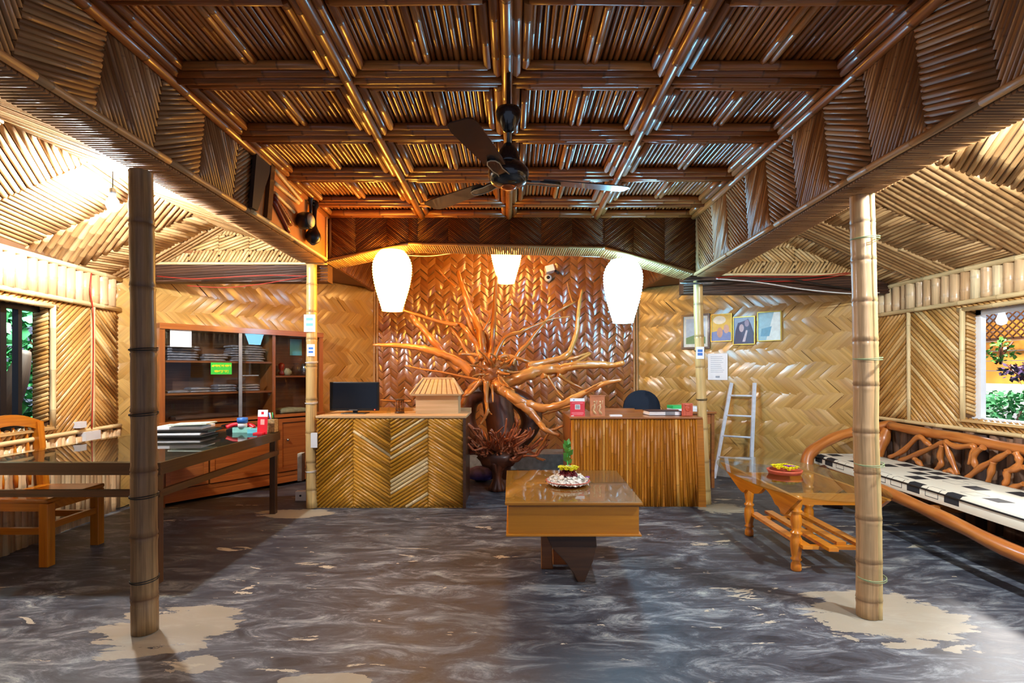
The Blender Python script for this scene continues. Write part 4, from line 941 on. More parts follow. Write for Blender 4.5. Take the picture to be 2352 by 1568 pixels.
def petalpile(c, r, h, n, mats, name, label, size=.012):
    mb = MB()
    for k in range(n):
        a = U(0, 6.28); q = math.sqrt(U(0, 1)); rr = r*q; z = h*(1-q**2)*U(.75, 1.05)
        o = c+V3((rr*math.cos(a), rr*math.sin(a), z)); u = V3((U(-1, 1), U(-1, 1), U(-.6, .8))).normalized(); v = u.cross(V3((U(-1, 1), U(-1, 1), 1))).normalized(); s = size*U(.7, 1.3)
        ids = [mb.vert(o+u*s*math.cos(k2*1.2566)*1.3+v*s*math.sin(k2*1.2566)+V3((0, 0, .004*(k2 % 2))), U(0, 1)) for k2 in range(5)]; mb.face(ids)
    mb.lathe([(r*.97, 0), (r*.7, h*.45), (r*.3, h*.8), (0, h*.86)], c, seg=14)
    return single(mb, name, mats, label, 'petals', None, 'stuff')
def flower(c, r, mat, label, group, n=7):
    t = thing('flower', label, 'flower', c, group); mb = MB()
    for k in range(n):
        a = 6.283*k/n; d = V3((math.cos(a), math.sin(a), .25)); s = V3((-math.sin(a), math.cos(a), 0))
        pts = [c+d*r*.15, c+d*r*.6+s*r*.3+V3((0, 0, .1*r)), c+d*r-V3((0, 0, r*.1)), c+d*r*.6-s*r*.3+V3((0, 0, .1*r))]
        mb.face([mb.vert(p, .5) for p in pts]); pts2 = [c+(p-c)*.65+V3((0, 0, r*.2)) for p in pts]; mb.face([mb.vert(p, .5) for p in pts2])
    mb.ball(c+V3((0, 0, -r*.1)), r*.5, 1, 1, .7, 8, 5); mb.build('petals', mat, t)
    mb = MB(); mb.ball(c+V3((0, 0, r*.2)), r*.22, 1, 1, .7, 8, 5); mb.build('centre', M['clay'] if mat != M['yellow'] else plain('y2', '#c8a010', .6), t)
    return t
c = V3(((1304-CX)*4.15/F, 4.15, .62))
single(MB().lathe([(.1, 0), (.12, .005), (.17, .025), (.175, .03), (.165, .03), (.1, .012), (0, .01)], c, seg=30), 'clay_dish', M['clay'], 'terracotta dish of white petals on the coffee table', 'dish')
petalpile(c+V3((0, 0, .015)), .17, .075, 420, M['petal'], 'white_petals', 'heap of white and pink petals in the dish on the coffee table')
petalpile(c+V3((.0, -.01, .07)), .075, .04, 120, M['maroon'], 'maroon_petals', 'small mound of maroon petals on top of the white petals')
for k, (dx, dy) in enumerate(((-.05, -.03), (-.015, -.06), (.02, -.06), (.055, -.03), (0.0, .01), (-.045, .02), (.045, .02))): flower(c+V3((dx, dy, .13+U(-.004, .008))), .038, M['yellow'], 'small yellow flower in the ring crowning the petal heap on the coffee table', 'yellow flowers on the petal heap')
flower(c+V3((.13, -.08, .055)), .028, M['petal'], 'white flower with orange centre at the right of the petal heap', None)
flower(c+V3((.155, .0, .05)), .022, M['violet'], 'violet flower at the right rim of the petal heap', None)
t = thing('leafy_sprig', 'green leafy sprig standing up from the petal heap', 'sprig', c+V3((0, 0, .13)))
mb = MB(); st = [c+V3((0, 0, .12)), c+V3((-.004, 0, .2)), c+V3((.006, 0, .27)), c+V3((.0, 0, .33))]; mb.tube(smooth_path(st, 3), .0035, 6); mb.build('stem', M['green'], t); mb = MB()
for k in range(13):
    z = .15+.16*k/13; a = k*2.4; d = V3((math.cos(a)*.6, math.sin(a)*.6, .8)).normalized(); s = d.cross(V3((0, 1, .2))).normalized(); o = c+V3((0, 0, z)); L_ = U(.05, .085)
    mb.face([mb.vert(p, .5) for p in (o, o+d*L_*.5+s*L_*.28, o+d*L_, o+d*L_*.5-s*L_*.28)])
mb.build('leaves', M['leaf'], t)
petalpile(c+V3((0, 0, .12)), .035, .02, 50, M['white'], 'tiny_white_petals', 'pinch of tiny white petals at the foot of the sprig', .007)
# ================================================================ glass side table, right
TF = Frame((2.10, 3.85, 0), (1, -.03, 0), (.03, 1, 0))
t = thing('carved_side_table', 'orange wooden side table with carved aprons and oval glass beside the bench', 'table', (2.45, 4.6, 0))
for u in (.0, .62):
    mb = MB(); n = 30; tz = .575; pl = [(0, tz), (1.55, tz)]; bot = []
    for i in range(n+1):
        v = i/n; x = 1.55*v
        if v < .12: z = tz-.01-.14*(v/.12)
        elif v < .2: z = tz-.17
        elif v < .48: z = tz-.085-.045*math.cos((v-.2)/.28*6.28)-.012*abs(math.sin(v*60))
        elif v < .62: z = tz-.13-.01*abs(math.sin(v*60))
        elif v < .68: z = tz-.18
        else: z = tz-.18+.17*((v-.68)/.32)
        bot.append((x, z))
    f = Frame(TF(u-.01 if u < .3 else u, 0, 0), TF.V, (0, 0, 1)); mb.prism(pl+bot[::-1], -.015, .015, f); mb.build('apron', M['wood_o'], t)
for v in (.22, 1.05):
    mb = MB(); mb.box((.0, v-.015, .48), (.62, v+.015, .565), TF); mb.build('cross_rail', M['wood_o'], t)
prof = [(.032, 0), (.038, .012), (.036, .05), (.026, .07), (.038, .085), (.04, .09), (.03, .1), (.036, .13), (.043, .19), (.04, .24), (.03, .265), (.042, .28), (.042, .29), (.03, .3), (.034, .33), (.042, .38), (.034, .42), (.03, .43), (.042, .445), (.042, .455), (.032, .46), (.04, .49), (.045, .53), (.04, .57)]
for u, v in ((.055, .13), (0.055, .98), (.56, .13), (.57, .98)):
    mb = MB(); mb.lathe(prof, TF(u-.02 if u < .3 else u, v+.02, 0), seg=18); mb.build('leg', M['wood_o'], t)
for k, (u, v0, v1) in enumerate(((.04, .0, .95), (.2, -.05, 1.0), (.34, .1, 1.0), (.47, .0, .98))): mb = MB(); mb.box((u, v0+.06, .19), (u+.07, v1+.06, .215), TF); mb.build('shelf_slat', M['wood_o'], t)
for v in (.06, .85): mb = MB(); mb.box((.07, v+.07, .165), (.54, v+.115, .19), TF); mb.build('shelf_rail', M['wood_o'], t)
n = 40; el = []
for k in range(n): a = 6.2832*k/n; ca, sa = math.cos(a), math.sin(a); el.append((.335+.5*math.copysign(abs(ca)**.8, ca), .85+.98*math.copysign(abs(sa)**.8, sa)))
mb = MB(); mb.prism(el, .577, .586, TF); mb.build('glass_top', M['glasst'], t)
c = V3(((1802-CX)*4.72/F, 4.72, .587))
single(MB().lathe([(.09, 0), (.13, .006), (.142, .03), (.146, .04), (.132, .04), (.12, .02), (0, .012)], c, seg=30), 'clay_dish', M['clay'], 'terracotta dish of yellow flowers on the glass side table', 'dish')
for k in range(17):
    a = k*2.39996; rr = .105*math.sqrt(k/17); flower(c+V3((rr*math.cos(a), rr*math.sin(a), .06+.02*(1-rr/.1))), .034, M['yellow'] if k != 2 and k != 5 else M['violet'], 'yellow flower heaped in the dish on the glass side table' if k != 2 and k != 5 else ('left' if k == 2 else 'right')+' violet flower amid the yellow flowers on the side table', 'yellow flowers in the clay dish' if k not in (2, 5) else None)
# ================================================================ bench, right
t = thing('log_bench', 'long rustic bench of polished logs and twisted branches along the right wall', 'bench', (3.8, 4.4, 0))
def log(pts, r, nm, mat='benchw', k=5, seg=12, kn=.06):
    pth = smooth_path(pts, k); r_ = lerp_list(r if hasattr(r, '__len__') else [r]*len(pts), k); mb = MB()
    mb.tube(pth, [x*(1+kn*math.sin(i*1.1+pts[0][0]*5)) for i, x in enumerate(r_)], seg, U(.2, .9)); return mb.build(nm, M[mat], t)
log([P(2005, 1115, 5.1), P(2100, 1158, 4.55), P(2200, 1205, 4.05), P(2352, 1277, 3.5), V3((3.42, 2.7, .28)), V3((3.4, 1.9, .3))], .052, 'front_rail')
log([P(2046, 977, 6.15), P(2120, 992, 5.6), P(2220, 1008, 5.05), P(2352, 1034, 4.5), V3((4.32, 3.5, .84)), V3((4.3, 2.0, .84))], .05, 'back_rail')
log([V3((3.42, 6.1, .1)), P(1853, 1060, 6.2), P(1872, 1030, 6.25), P(1920, 1003, 6.3), P(1970, 990, 6.3), P(2035, 977, 6.25), P(2060, 976, 6.2)], [.07, .07, .065, .06, .058, .055, .05], 'armrest')
log([P(2038, 985, 6.2), P(2028, 1010, 6.2), P(2012, 1050, 6.2), V3((4.1, 6.15, .1))], [.05, .07, .065, .06], 'arm_support')
log([V3((3.5, 6.05, .4)), V3((3.55, 5.9, .2)), V3((3.5, 5.8, 0.02))], [.07, .08, .1], 'leg', 'rootd')
log([V3((3.5, 2.3, .4)), V3((3.52, 2.3, .2)), V3((3.5, 2.3, 0.02))], [.07, .08, .1], 'leg', 'rootd')
log([V3((4.15, 2.3, .8)), V3((4.15, 2.3, .2)), V3((4.15, 2.3, 0.02))], [.06, .06, .07], 'leg', 'rootd')
for y in (2.6, 3.5, 4.4, 5.3): mb = MB(); mb.bar((3.45, y, .36), (4.2, y, .36), .06, .05); mb.build('seat_slat', M['wood_m'], t)
for x in (3.62, 3.85, 4.08): mb = MB(); mb.bar((x, 2.1, .4), (x, 6.1, .4), .09, .02); mb.build('seat_board', M['wood_m'], t)
C7 = lambda x, y: (1820+x/3.919, 940+y/3.919)
for pts in ([(880, 430), (1000, 370), (1130, 250), (1200, 290), (1250, 330)], [(970, 460), (1150, 390), (1330, 310), (1380, 290)], [(1380, 290), (1420, 420), (1490, 590)], [(1380, 290), (1480, 335), (1620, 330), (1630, 380), (1590, 495)], [(1350, 320), (1330, 420), (1340, 490), (1290, 545)], [(1720, 340), (1640, 400), (1640, 480), (1660, 540)], [(1570, 620), (1700, 520), (1850, 440), (1950, 380)], [(1810, 470), (1790, 560), (1760, 660)], [(2010, 390), (2040, 450), (2030, 510), (1940, 560), (1930, 640), (1900, 690)], [(1930, 560), (2010, 535), (2085, 520)], [(1100, 440), (1140, 480), (1170, 520)], [(1930, 720), (2000, 700), (2085, 670)], [(1375, 565), (1430, 550), (1470, 590)]):
    p3 = [on_plane(*C7(x, y), (4.26, 0, 0), (1, 0, .0)) for x, y in pts]; log(p3, [.027]*(len(p3)-1)+[.02], 'back_branch', seg=8, kn=.15)
mb = MB(); u0, u1 = 2.0, 6.3
mb = MB(); n = 40; ly = [2.0+4.3*i/n for i in range(n+1)]; sec = [(0, .0), (.0, .08), (.03, .105), (.1, .11), (.4, .108), (.64, .108), (.72, .1), (.74, .06), (.74, 0)]
rows = []
for y in ly:
    x0 = 3.42+(y-2)*.038+.008*math.sin(y*3); rows.append([mb.vert((x0+a, y, .41+b*(1+.03*math.sin(y*5+a*7))), .5) for a, b in sec])
al = [0]; 
for (a, b), (c2, d2) in zip(sec, sec[1:]): al.append(al[-1]+math.hypot(c2-a, d2-b))
for i in range(n):
    for j in range(len(sec)-1): mb.face([rows[i][j], rows[i][j+1], rows[i+1][j+1], rows[i+1][j]], [(ly[i], al[j]), (ly[i], al[j+1]), (ly[i+1], al[j+1]), (ly[i+1], al[j])], True)
for i in (0, n): mb.face(rows[i] if i == 0 else rows[i][::-1], [(a*1, b) for a, b in (sec if i == 0 else sec[::-1])])
cu = thing('bench_cushion', 'long cream cushion printed with black squares on the log bench', 'cushion', (3.9, 4.2, .41))
mb.build('cover', M['cushion'], cu)
mb = MB(); mb.tube([(3.42+(y-2)*.038+.002+.008*math.sin(y*3), y, .492) for y in ly], .008, 6); mb.build('piping', M['black'], cu)
# ================================================================ ladder
t = thing('ladder', 'white metal ladder leaning on the woven right wall', 'ladder', (3.0, 7.2, 0))
La, Lb = P(1640, 1096, 7.45), P(1680, 879, 7.62); La.z = 0.0; Ra, Rb = G(1724, 1106), P(1733, 879, 7.38)
for a, b in ((La, Lb), (Ra, Rb)): mb = MB(); mb.bar(a, b, .045, .03, (0, 1, 0)); mb.build('rail', M['metalw'], t)
for s in (.22, .44, .655, .865): mb = MB(); mb.tube([La.lerp(Lb, s), Ra.lerp(Rb, s)], .014, 8); mb.build('rung', M['metalw'], t)
# ================================================================ pictures and notice on the right woven wall
def onw(px, py, off=.03): return on_plane(px, py, frr(0, 0, off), frr.N)
def picture(x0, y0, x1, y1, fw, fmat, cols, label):
    a = onw(x0, y1, .05); b = onw(x1, y0, .05); u0, v0, _ = frr.inv(a); u1, v1, _ = frr.inv(b)
    t = thing('framed_picture', label, 'picture', frr((u0+u1)/2, (v0+v1)/2, .04))
    f = Frame(frr(u0, v0, .035), frr.U, frr.V); w, h = u1-u0, v1-v0
    mb = MB()
    for lo, hi in (((0, 0), (w, fw)), ((0, h-fw), (w, h)), ((0, fw), (fw, h-fw)), ((w-fw, fw), (w, h-fw))): mb.box((lo[0], lo[1], -.005), (hi[0], hi[1], .015), f)
    mb.build('frame', fmat, t)
    mb = MB(); mb.box((fw*.5, fw*.5, -.004), (w-fw*.5, h-fw*.5, .0), f); pr = mb.build('print', cols[0], t)
    fi = Frame(f(fw, fw, .0), f.U, f.V); W_, H_ = w-2*fw, h-2*fw
    for nm, m_, pl, z in cols[1]:
        mb = MB(); mb.prism([(x*W_, y*H_) for x, y in pl], 0, z, fi); mb.build(nm, m_, pr)
    mb = MB(); mb.box((fw, fw, .006), (w-fw, h-fw, .008), f); mb.build('glass', M['glassp'], t)
def ell(cx, cy, rx, ry, n=16): return [(cx+rx*math.cos(6.2832*k/n), cy+ry*math.sin(6.2832*k/n)) for k in range(n)]
c_ = lambda n, h: plain(n, h, .6, noise=.08, scale=20)
picture(1565, 719, 1630, 802, .03, M['wood_d'], (c_('mount', '#e2e4d8'), [('picture_sky', c_('sky', '#b8c8d4'), [(.1, .3), (.9, .3), (.9, .92), (.1, .92)], .001), ('picture_land', c_('land', '#7c9a68'), [(.1, .1), (.9, .1), (.9, .32), (.5, .4), (.1, .3)], .0015)]), 'dark-framed landscape picture half behind the post on the right woven wall')
sk = c_('skin', '#d8a890')
picture(1632, 719, 1681, 785, .012, M['gold'], (c_('orangebg', '#f0c860'), [('blue_shirt', c_('shirt', '#8898c8'), [(.0, 0), (1, 0), (1, .3), (.6, .42), (.0, .34)], .001), ('pink_face', sk, ell(.42, .32, .15, .2), .002), ('side_face', c_('skin2', '#e0b4a0'), ell(.75, .45, .14, .17), .0018), ('light_patch', c_('lightp', '#f8ecd0'), ell(.4, .8, .33, .16), .001)]), 'gold-framed orange photograph next to the dark-framed landscape')
picture(1683, 725, 1734, 792, .012, M['gold'], (c_('bluebg', '#9cb4d0'), [('dark_figure', c_('fig', '#50506c'), [(.0, 0), (1, 0), (1, .35), (.85, .7), (.7, .95), (.45, .85), (.2, .8), (.08, .5)], .001), ('left_face', c_('skin3', '#c8b4bc'), ell(.38, .6, .12, .15), .002), ('right_face', c_('skin4', '#a090a8'), ell(.64, .78, .11, .14), .002), ('arm', c_('armc', '#d0c4cc'), [(.42, .08), (.56, .08), (.68, .5), (.6, .52)], .002)]), 'gold-framed blue-grey couple photograph, hung lowest of the row')
picture(1739, 713, 1795, 784, .012, M['gold'], (c_('cyanbg', '#a4d0e0'), [('white_glow', c_('glow', '#e4f4f4'), [(.35, 0), (1, 0), (1, 1), (.7, 1)], .001), ('blue_shape', c_('bs', '#78b0cc'), [(.1, .15), (.5, .15), (.6, .5), (.15, .42)], .0015)]), 'gold-framed pale blue photograph, rightmost of the row')
a = onw(1626, 872, .03); b = onw(1671, 811, .03); u0, v0, _ = frr.inv(a); u1, v1, _ = frr.inv(b)
t = thing('paper_notice', 'white printed paper notice pinned above the ladder', 'notice', a)
mb = MB(); mb.box((u0, v0, .026), (u1, v1, .029), frr); mb.build('sheet', M['paper'], t)
mb = MB(); g_ = plain('print_grey', '#a8b0bc', .7)
for k in range(9): v = v1-.05-.028*k; mb.box((u0+.04, v, .029), (u1-.04-U(0, .06), v+.006, .0295), frr)
mb.box(((u0+u1)/2-.03, v0+.03, .029), ((u0+u1)/2+.03, v0+.06, .0295), frr); mb.build('printed_text', g_, t)
# ================================================================ display panel on the left beam
XD = LX+.03
def bp_(px, py): return on_plane(px, py, (XD, 0, 0), (1, 0, 0))
fD = Frame((XD, 4.05, 2.7), (0, 1, 0), (0, 0, 1))       # N = +x
inv = lambda p: fD.inv(p)[:2]
t = thing('instrument_board', 'orange display board of cane flutes on the left beam by its far post', 'display board', (XD, 5.0, 2.75))
mb = MB(); q = [inv(bp_(x, y)) for x, y in ((580, 500), (617, 345), (738, 466), (728, 598))]
ub, vb = inv(V3((XD, 5.78, 0)))[0], 0
mb.prism([(.08, .055), (ub, .03), (ub, .53), (.3, .55)], -.03, 0, fD); mb.build('board', plain('board_orange', '#c87c38', .6, noise=.1, scale=4), t)
mb = MB(); mb.culm(fD(.08, .04, .01), fD(ub, .015, .01), .016, .2, 8, .9); mb.culm(fD(ub, .03, .01), fD(ub, .53, .01), .014, .2, 8, .7); mb.build('cane_edge', M['pale'], t)
mb = MB(); mb.prism([(.04, .06), (.13, .06), (.4, .55), (.12, .555)], 0, .03, fD); mb.build('dark_strip', plain('dark_strip', '#2a1c16', .6), t)  # two dark flat strips over the near end of the board
mb = MB(); mb.prism([(.28, .05), (.36, .05), (.43, .54), (.36, .54)], 0, .035, fD); mb.build('dark_strip', M['wood_d'], t)
C8 = lambda x, y: (560+x/4.9, 320+y/4.9)
for (a, b, w, lab) in (((315, 280), (640, 580), .017, 'topmost cane flute, long and pale, on the orange display board'), ((315, 330), (622, 690), .016, 'second cane flute from the top on the orange display board'), ((310, 480), (590, 715), .018, 'third cane flute down, with a row of holes, on the orange board'), ((318, 600), (540, 820), .015, 'fourth cane flute down on the orange display board'), ((310, 630), (505, 960), .019, 'dark red flute, fifth down on the orange display board'), ((302, 680), (482, 1040), .02, 'lowest dark red flute on the orange display board')):
    pa, pb = bp_(*C8(*a)), bp_(*C8(*b)); pa.x = pb.x = XD+.02; tt = thing('flute', lab, 'flute', pa); dk = 'dark red' in lab
    mb = MB(); mb.tube([pa.lerp(pb, s/6) for s in range(7)], [w, w*.96, w, w*.96, w, w*.96, w], 10, .8); mb.build('tube', plain('flute_red', '#6e1c10', .35, coat=.4) if dk else M['pale'], tt)
    for s in (.5, .58, .66, .74, .82): h = pa.lerp(pb, s)+V3((w*.7, 0, w*.55)); mb = MB(); mb.ball(h, w*.32, seg=6, rings=4); mb.build('finger_hole', M['black'], tt)
p = V3((XD+.01, 5.03, 2.92))
t = thing('hand_drum', 'small black drum with a cream skin hanging on the orange display board', 'drum', p)
mb = MB(); mb.lathe([(.05, 0), (.075, .02), (.082, .06), (.078, .11), (.07, .13)], p, (1, -.2, 0), 20); mb.build('shell', M['black'], t)
mb = MB(); mb.lathe([(.064, .131), (.0, .135)], p, (1, -.2, 0), 20); mb.build('drum_skin', plain('skin_c', '#e8dcb0', .6), t)
p1, p2 = V3((XD+.05, 5.34, 3.2)), V3((XD+.08, 5.2, 2.74))
t = thing('long_necked_lute', 'black long-necked gourd lute hanging at the far end of the display board', 'lute', p1)
mb = MB(); dr = (p2-p1); n_ = 12; rr = [.03, .04, .022, .022, .022, .022, .024, .03, .045, .065, .075, .06, .02]; mb.tube([p1+dr*(k/n_) for k in range(13)], rr, 14, .5); mb.build('body', M['black'], t)
for k in (.02, .1): mb = MB(); c = p1+dr*k; mb.tube([c-V3((0, .06, 0)), c+V3((0, .06, 0))], .008, 6); mb.build('tuning_peg', M['black'], t)
p1, p2 = bp_(*C8(705, 540)), bp_(*C8(708, 840)); p1.x = p2.x = XD+.04
t = thing('small_fiddle', 'small dark fiddle-like instrument hanging above the hand drum', 'instrument', p1)
mb = MB(); dr = p2-p1; mb.tube([p1+dr*(k/6) for k in range(7)], [.02, .04, .035, .02, .015, .015, .015], 10, .5); mb.build('body', M['black'], t)
# ================================================================ left glass desk
t = thing('glass_desk', 'dark wooden glass-topped desk in front of the left post', 'desk', (-3.17, 4.7, 0))
x0, x1, y0, y1, zt = -3.86, -2.47, 3.73, 5.66, .86
mb = MB(); mb.box((x0-.0, y0-.02, zt-.002), (x1+.02, y1, zt+.008)); mb.build('glass_top', M['glasst'], t)
for a, b in (((x0, y0), (x1, y0+.03)), ((x0, y1-.03), (x1, y1)), ((x1-.03, y0+.03), (x1, y1-.03)), ((x0, y0+.03), (x0+.03, y1-.03))):
    mb = MB(); mb.box((a[0], a[1], zt-.09), (b[0], b[1], zt-.004), axis=0 if b[0]-a[0] > .1 else 1); mb.build('apron', M['wood_d'], t)
for a, b in (((x0, y0), (x1, y0+.03)), ((x1-.03, y0+.03), (x1, y1-.03))):
    mb = MB(); mb.box((a[0], a[1], .615), (b[0], b[1], .665), axis=0 if b[0]-a[0] > .1 else 1); mb.build('lower_rail', M['wood_d'], t)
for x in (x0+.03, x1-.045):
    for y in (y0+.03, y1-.06): mb = MB(); mb.box((x-.03, y-.03, 0), (x+.03, y+.03, zt-.006), axis=2); bev(mb.build('leg', M['wood_d'], t))
mb = MB(); mb.box((x0+.03, y0+.03, zt-.03), (x1-.03, y1-.03, zt-.012)); mb.build('inner_board', plain('inner_board', '#1c1714', .4), t)
zd = zt+.008
def at(px, py, z): return G(px, py, z)
# files
p = at(425, 1003, zd); cols = (M['black'], M['paper'], M['black'], M['paper'], plain('palegreen', '#cfe0d0', .7))
hz = 0
for k, (h, m_, lab, dx, nm) in enumerate(((.022, 'black', 'bottom black folder of the pile on the glass desk', 0, 'folder'), (.02, 'paper', 'white papers sandwiched between black folders on the desk', .0, 'paper_bundle'), (.028, 'black', 'upper black folder of the pile on the glass desk', .03, 'folder'), (.03, 'paper', 'thick white file lying on top of the pile on the glass desk', -.01, 'paper_file'))):
    f = Frame((p.x-.24+dx, 4.98+k*.012, zd+hz), (1, .05+.03*k, 0), (0, 1, 0)); mb = MB(); mb.box((0, 0, 0), (.46-.03*(k % 2), .32, h), f); o = single(mb, nm, M[m_], lab, 'papers'); bev(o, .005); hz += h+.001
f = Frame((p.x-.1, 5.0, zd+hz), (1, .15, .03), (0, 1, 0)); single(MB().box((0, 0, 0.01), (.34, .26, .02), f), 'paper_file', cols[4], 'pale green topmost sheets of the pile on the glass desk', 'papers')
p = at(528, 983, zd); single(MB().ball((p.x, p.y+.05, zd+.022), .09, 1.4, .7, .25, 14, 8), 'glasses_case', M['black'], 'black case lying behind the paper pile on the glass desk', 'case')
p = at(560, 992, zd); t = thing('desk_telephone', 'red and black desk telephone on the glass desk', 'telephone', p)
mb = MB(); f = Frame((p.x-.17, p.y-.03, zd), (1, .1, 0), (-.1, 1, 0)); mb.prism([(0, 0), (.26, 0), (.26, .03), (.2, .07), (.06, .07), (0, .035)], 0, .17, Frame(f(0, 0, 0), f.U, (0, 0, 1))); 
mb = MB(); mb.prism([(0, 0), (.27, 0), (.27, .025), (.2, .05), (.06, .05), (0, .03)], -.17, 0, Frame(f(0, 0, 0), f.U, (0, 0, 1))); bev(mb.build('base', M['black'], t), .006)
mb = MB(); mb.tube(smooth_path([f(.0, .03, .045), f(.06, .04, .075), f(.14, .04, .08), f(.22, .04, .07), f(.27, .03, .04)], 4), lerp_list([.03, .022, .018, .022, .028], 4), 10); mb.build('handset', M['red'], t)
mb = MB(); mb.prism([(.08, .051), (.2, .051), (.2, .056), (.08, .056)], -.1, -.02, Frame(f(0, 0, 0), f.U, (0, 0, 1))); mb.build('keypad', M['steel'], t)
p = at(557, 968, zd); p = V3(((557-CX)*5.5/F, 5.5, zd)); mb = MB(); mb.box((p.x-.09, p.y-.03, zd), (p.x+.1, p.y+.1, zd+.05)); single(mb, 'cyan_box', plain('aqua', '#8fd0c4', .5), 'pale green box under the blue tub on the glass desk', 'box')
t = thing('blue_tub', 'blue and white tub on the pale green box on the glass desk', 'tub', p+V3((0, 0, .05))); mb = MB(); mb.lathe([(.045, .05), (.045, .1), (.04, .1)], p, seg=18); mb.build('body', M['white'], t); mb = MB(); mb.lathe([(.052, .1), (.052, .15), (.0, .155)], p, seg=18); mb.build('lid', M['blue'], t)
p = V3(((590-CX)*5.5/F, 5.5, zd)); mb = MB(); mb.box((p.x-.05, p.y-.1, zd), (p.x+.09, p.y+.08, zd+.04)); single(mb, 'cyan_box', M['cyan'], 'bright cyan box between the telephone and the red card stand', 'box')
p = V3(((607-CX)*5.42/F, 5.42, zd)); t = thing('payment_card_stand', 'leaning tall red payment card on the glass desk', 'card stand', p)
f = Frame((p.x-.05, p.y-.05, zd), (1, .0, .0), (-.13, .1, 1)); mb = MB(); mb.box((0, 0, -.004), (.1, .24, 0), f); mb.build('card', M['red'], t)
mb = MB(); mb.box((0, .17, 0), (.1, .24, .001), f); mb.build('white_header', M['paper'], t); mb = MB(); mb.box((.035, .195, .001), (.06, .22, .002), f); mb.build('red_mark', M['red'], t); mb = MB(); mb.box((.03, .09, 0), (.07, .145, .001), f); mb.build('pale_square', plain('pinkish', '#e0a8a0', .6), t)
mb = MB(); mb.box((-.02, -.12, 0), (.07, -.02, .015), Frame((p.x-.04, p.y, zd), (1, 0, 0), (0, 1, 0))); mb.build('foot', M['red'], t)
p = V3(((626-CX)*5.55/F, 5.55, zd)); t = thing('pen_holder', 'woven pen holder at the far corner of the glass desk', 'pen holder', p)
mb = MB(); mb.box((p.x-.045, p.y-.045, zd), (p.x+.04, p.y+.04, zd+.13)); mb.build('cup', plain('woven_cup', '#a88a5c', .8, noise=.4, scale=60), t)
for k, (m_, lab) in enumerate((('blue', 'blue pen'), ('white', 'white pen'), ('green', 'green pen'), ('black', 'black pen'))):
    a = p+V3((-.02+.012*k, U(-.02, .02), zd*0+.12)); single(MB().tube([a, a+V3((U(-.03, .05), 0, .08))], .006, 6), 'pen', M[m_], lab+' standing in the woven pen holder', 'pen')
# ================================================================ chair and floor bits, left
t = thing('wooden_chair', 'orange wooden chair with arched slatted back behind the glass desk', 'chair', (-3.8, 4.35, 0))
sx0, sx1, sy0, sy1, sz = -4.08, -3.55, 4.05, 4.66, .52
mb = MB(); mb.prism([(sx0, sy0+.03), (sx1, sy0), (sx1-.02, sy1), (sx0, sy1-.03)], sz-.035, sz); bev(mb.build('seat', M['wood_o'], t), .01)
for x, y in ((sx1-.03, sy0+.04), (sx1-.05, sy1-.05)): mb = MB(); mb.box((x-.035, y-.035, 0), (x+.035, y+.035, sz-.035), axis=2); bev(mb.build('leg', M['wood_o'], t))
for y in (sy0+.02, sy1-.04): mb = MB(); mb.bar((sx0+.04, y, 0), (sx0+.0, y, .55), .06, .06, (1, 0, 0)); mb.bar((sx0, y, .55), (sx0-.05, y, 1.06), .06, .06, (1, 0, 0)); mb.build('back_post', M['wood_o'], t)
mb = MB(); mb.bar((sx1-.04, sy0+.05, .3), (sx1-.05, sy1-.05, .3), .03, .05); mb.bar((sx0+.04, sy1-.05, .27), (sx1-.05, sy1-.05, .27), .03, .05); mb.bar((sx0+.04, sy0+.04, .27), (sx1-.03, sy0+.04, .27), .03, .05); mb.build('stretcher', M['wood_o'], t)
mb = MB(); mb.box((sx0+.02, sy0+.04, sz-.1), (sx1-.03, sy0+.06, sz-.036)); mb.box((sx1-.06, sy0+.06, sz-.1), (sx1-.03, sy1-.06, sz-.036)); mb.build('seat_rail', M['wood_o'], t)
f = Frame((sx0-.06, sy0, 0), (0, 1, 0), (0, 0, 1)); mb = MB(); W_ = sy1-sy0; pl = [(0, 1.02)]+[(W_*k/10-.02*0, 1.06+.08*math.sin(math.pi*k/10)) for k in range(11)]+[(W_, 1.02)]+[(W_*(10-k)/10, .98+.07*math.sin(math.pi*(10-k)/10)) for k in range(11)]
mb.prism(pl, -.02, .025, f); mb.build('top_rail', M['wood_o'], t)
mb = MB(); mb.box((.03, .72, -.01), (W_-.03, .76, .015), Frame((sx0-.03, sy0, 0), (0, 1, 0), (0, 0, 1))); mb.build('mid_rail', M['wood_o'], t)
for k in range(4): yy = sy0+.12+k*.12; mb = MB(); mb.lathe([(.012, 0), (.018, .08), (.012, .15), (.02, .25), (.012, .38), (.01, .5)], (sx0-.035, yy, .53), (-.06, 0, 1), 10); mb.build('spindle', M['wood_o'], t)
def lwall(px, py, off): return on_plane(px, py, fWL(0, 0, off), fWL.N)
def wallbox(px, py, w, h, nm, lab, par=None):
    p = lwall(px, py, .06); u, v, _ = fWL.inv(p); mb = MB(); mb.box((u-w/2, v-h/2, .0), (u+w/2, v+h/2, .075), fWL); return single(mb, nm, M['white'], lab, 'switch')
wallbox(211, 1000, .22, .09, 'switch_board', 'wide white switch board at the foot of the red wire on the left wall')
wallbox(188, 975, .09, .06, 'switch_board', 'small white switch on the left wall rail beside the larger board')
single(MB().box((3.18, 6.9, 0), (3.24, 6.97, .05)), 'white_cup', M['white'], 'tiny white object on the floor behind the glass side table', 'cup')
cable([G(250, 1150)+V3((0, .3, .03)), G(230, 1170, .02), G(280, 1165, .02), G(310, 1150, .02)], .006, M['wireb'], 'black cord lying on the floor along the left wall')
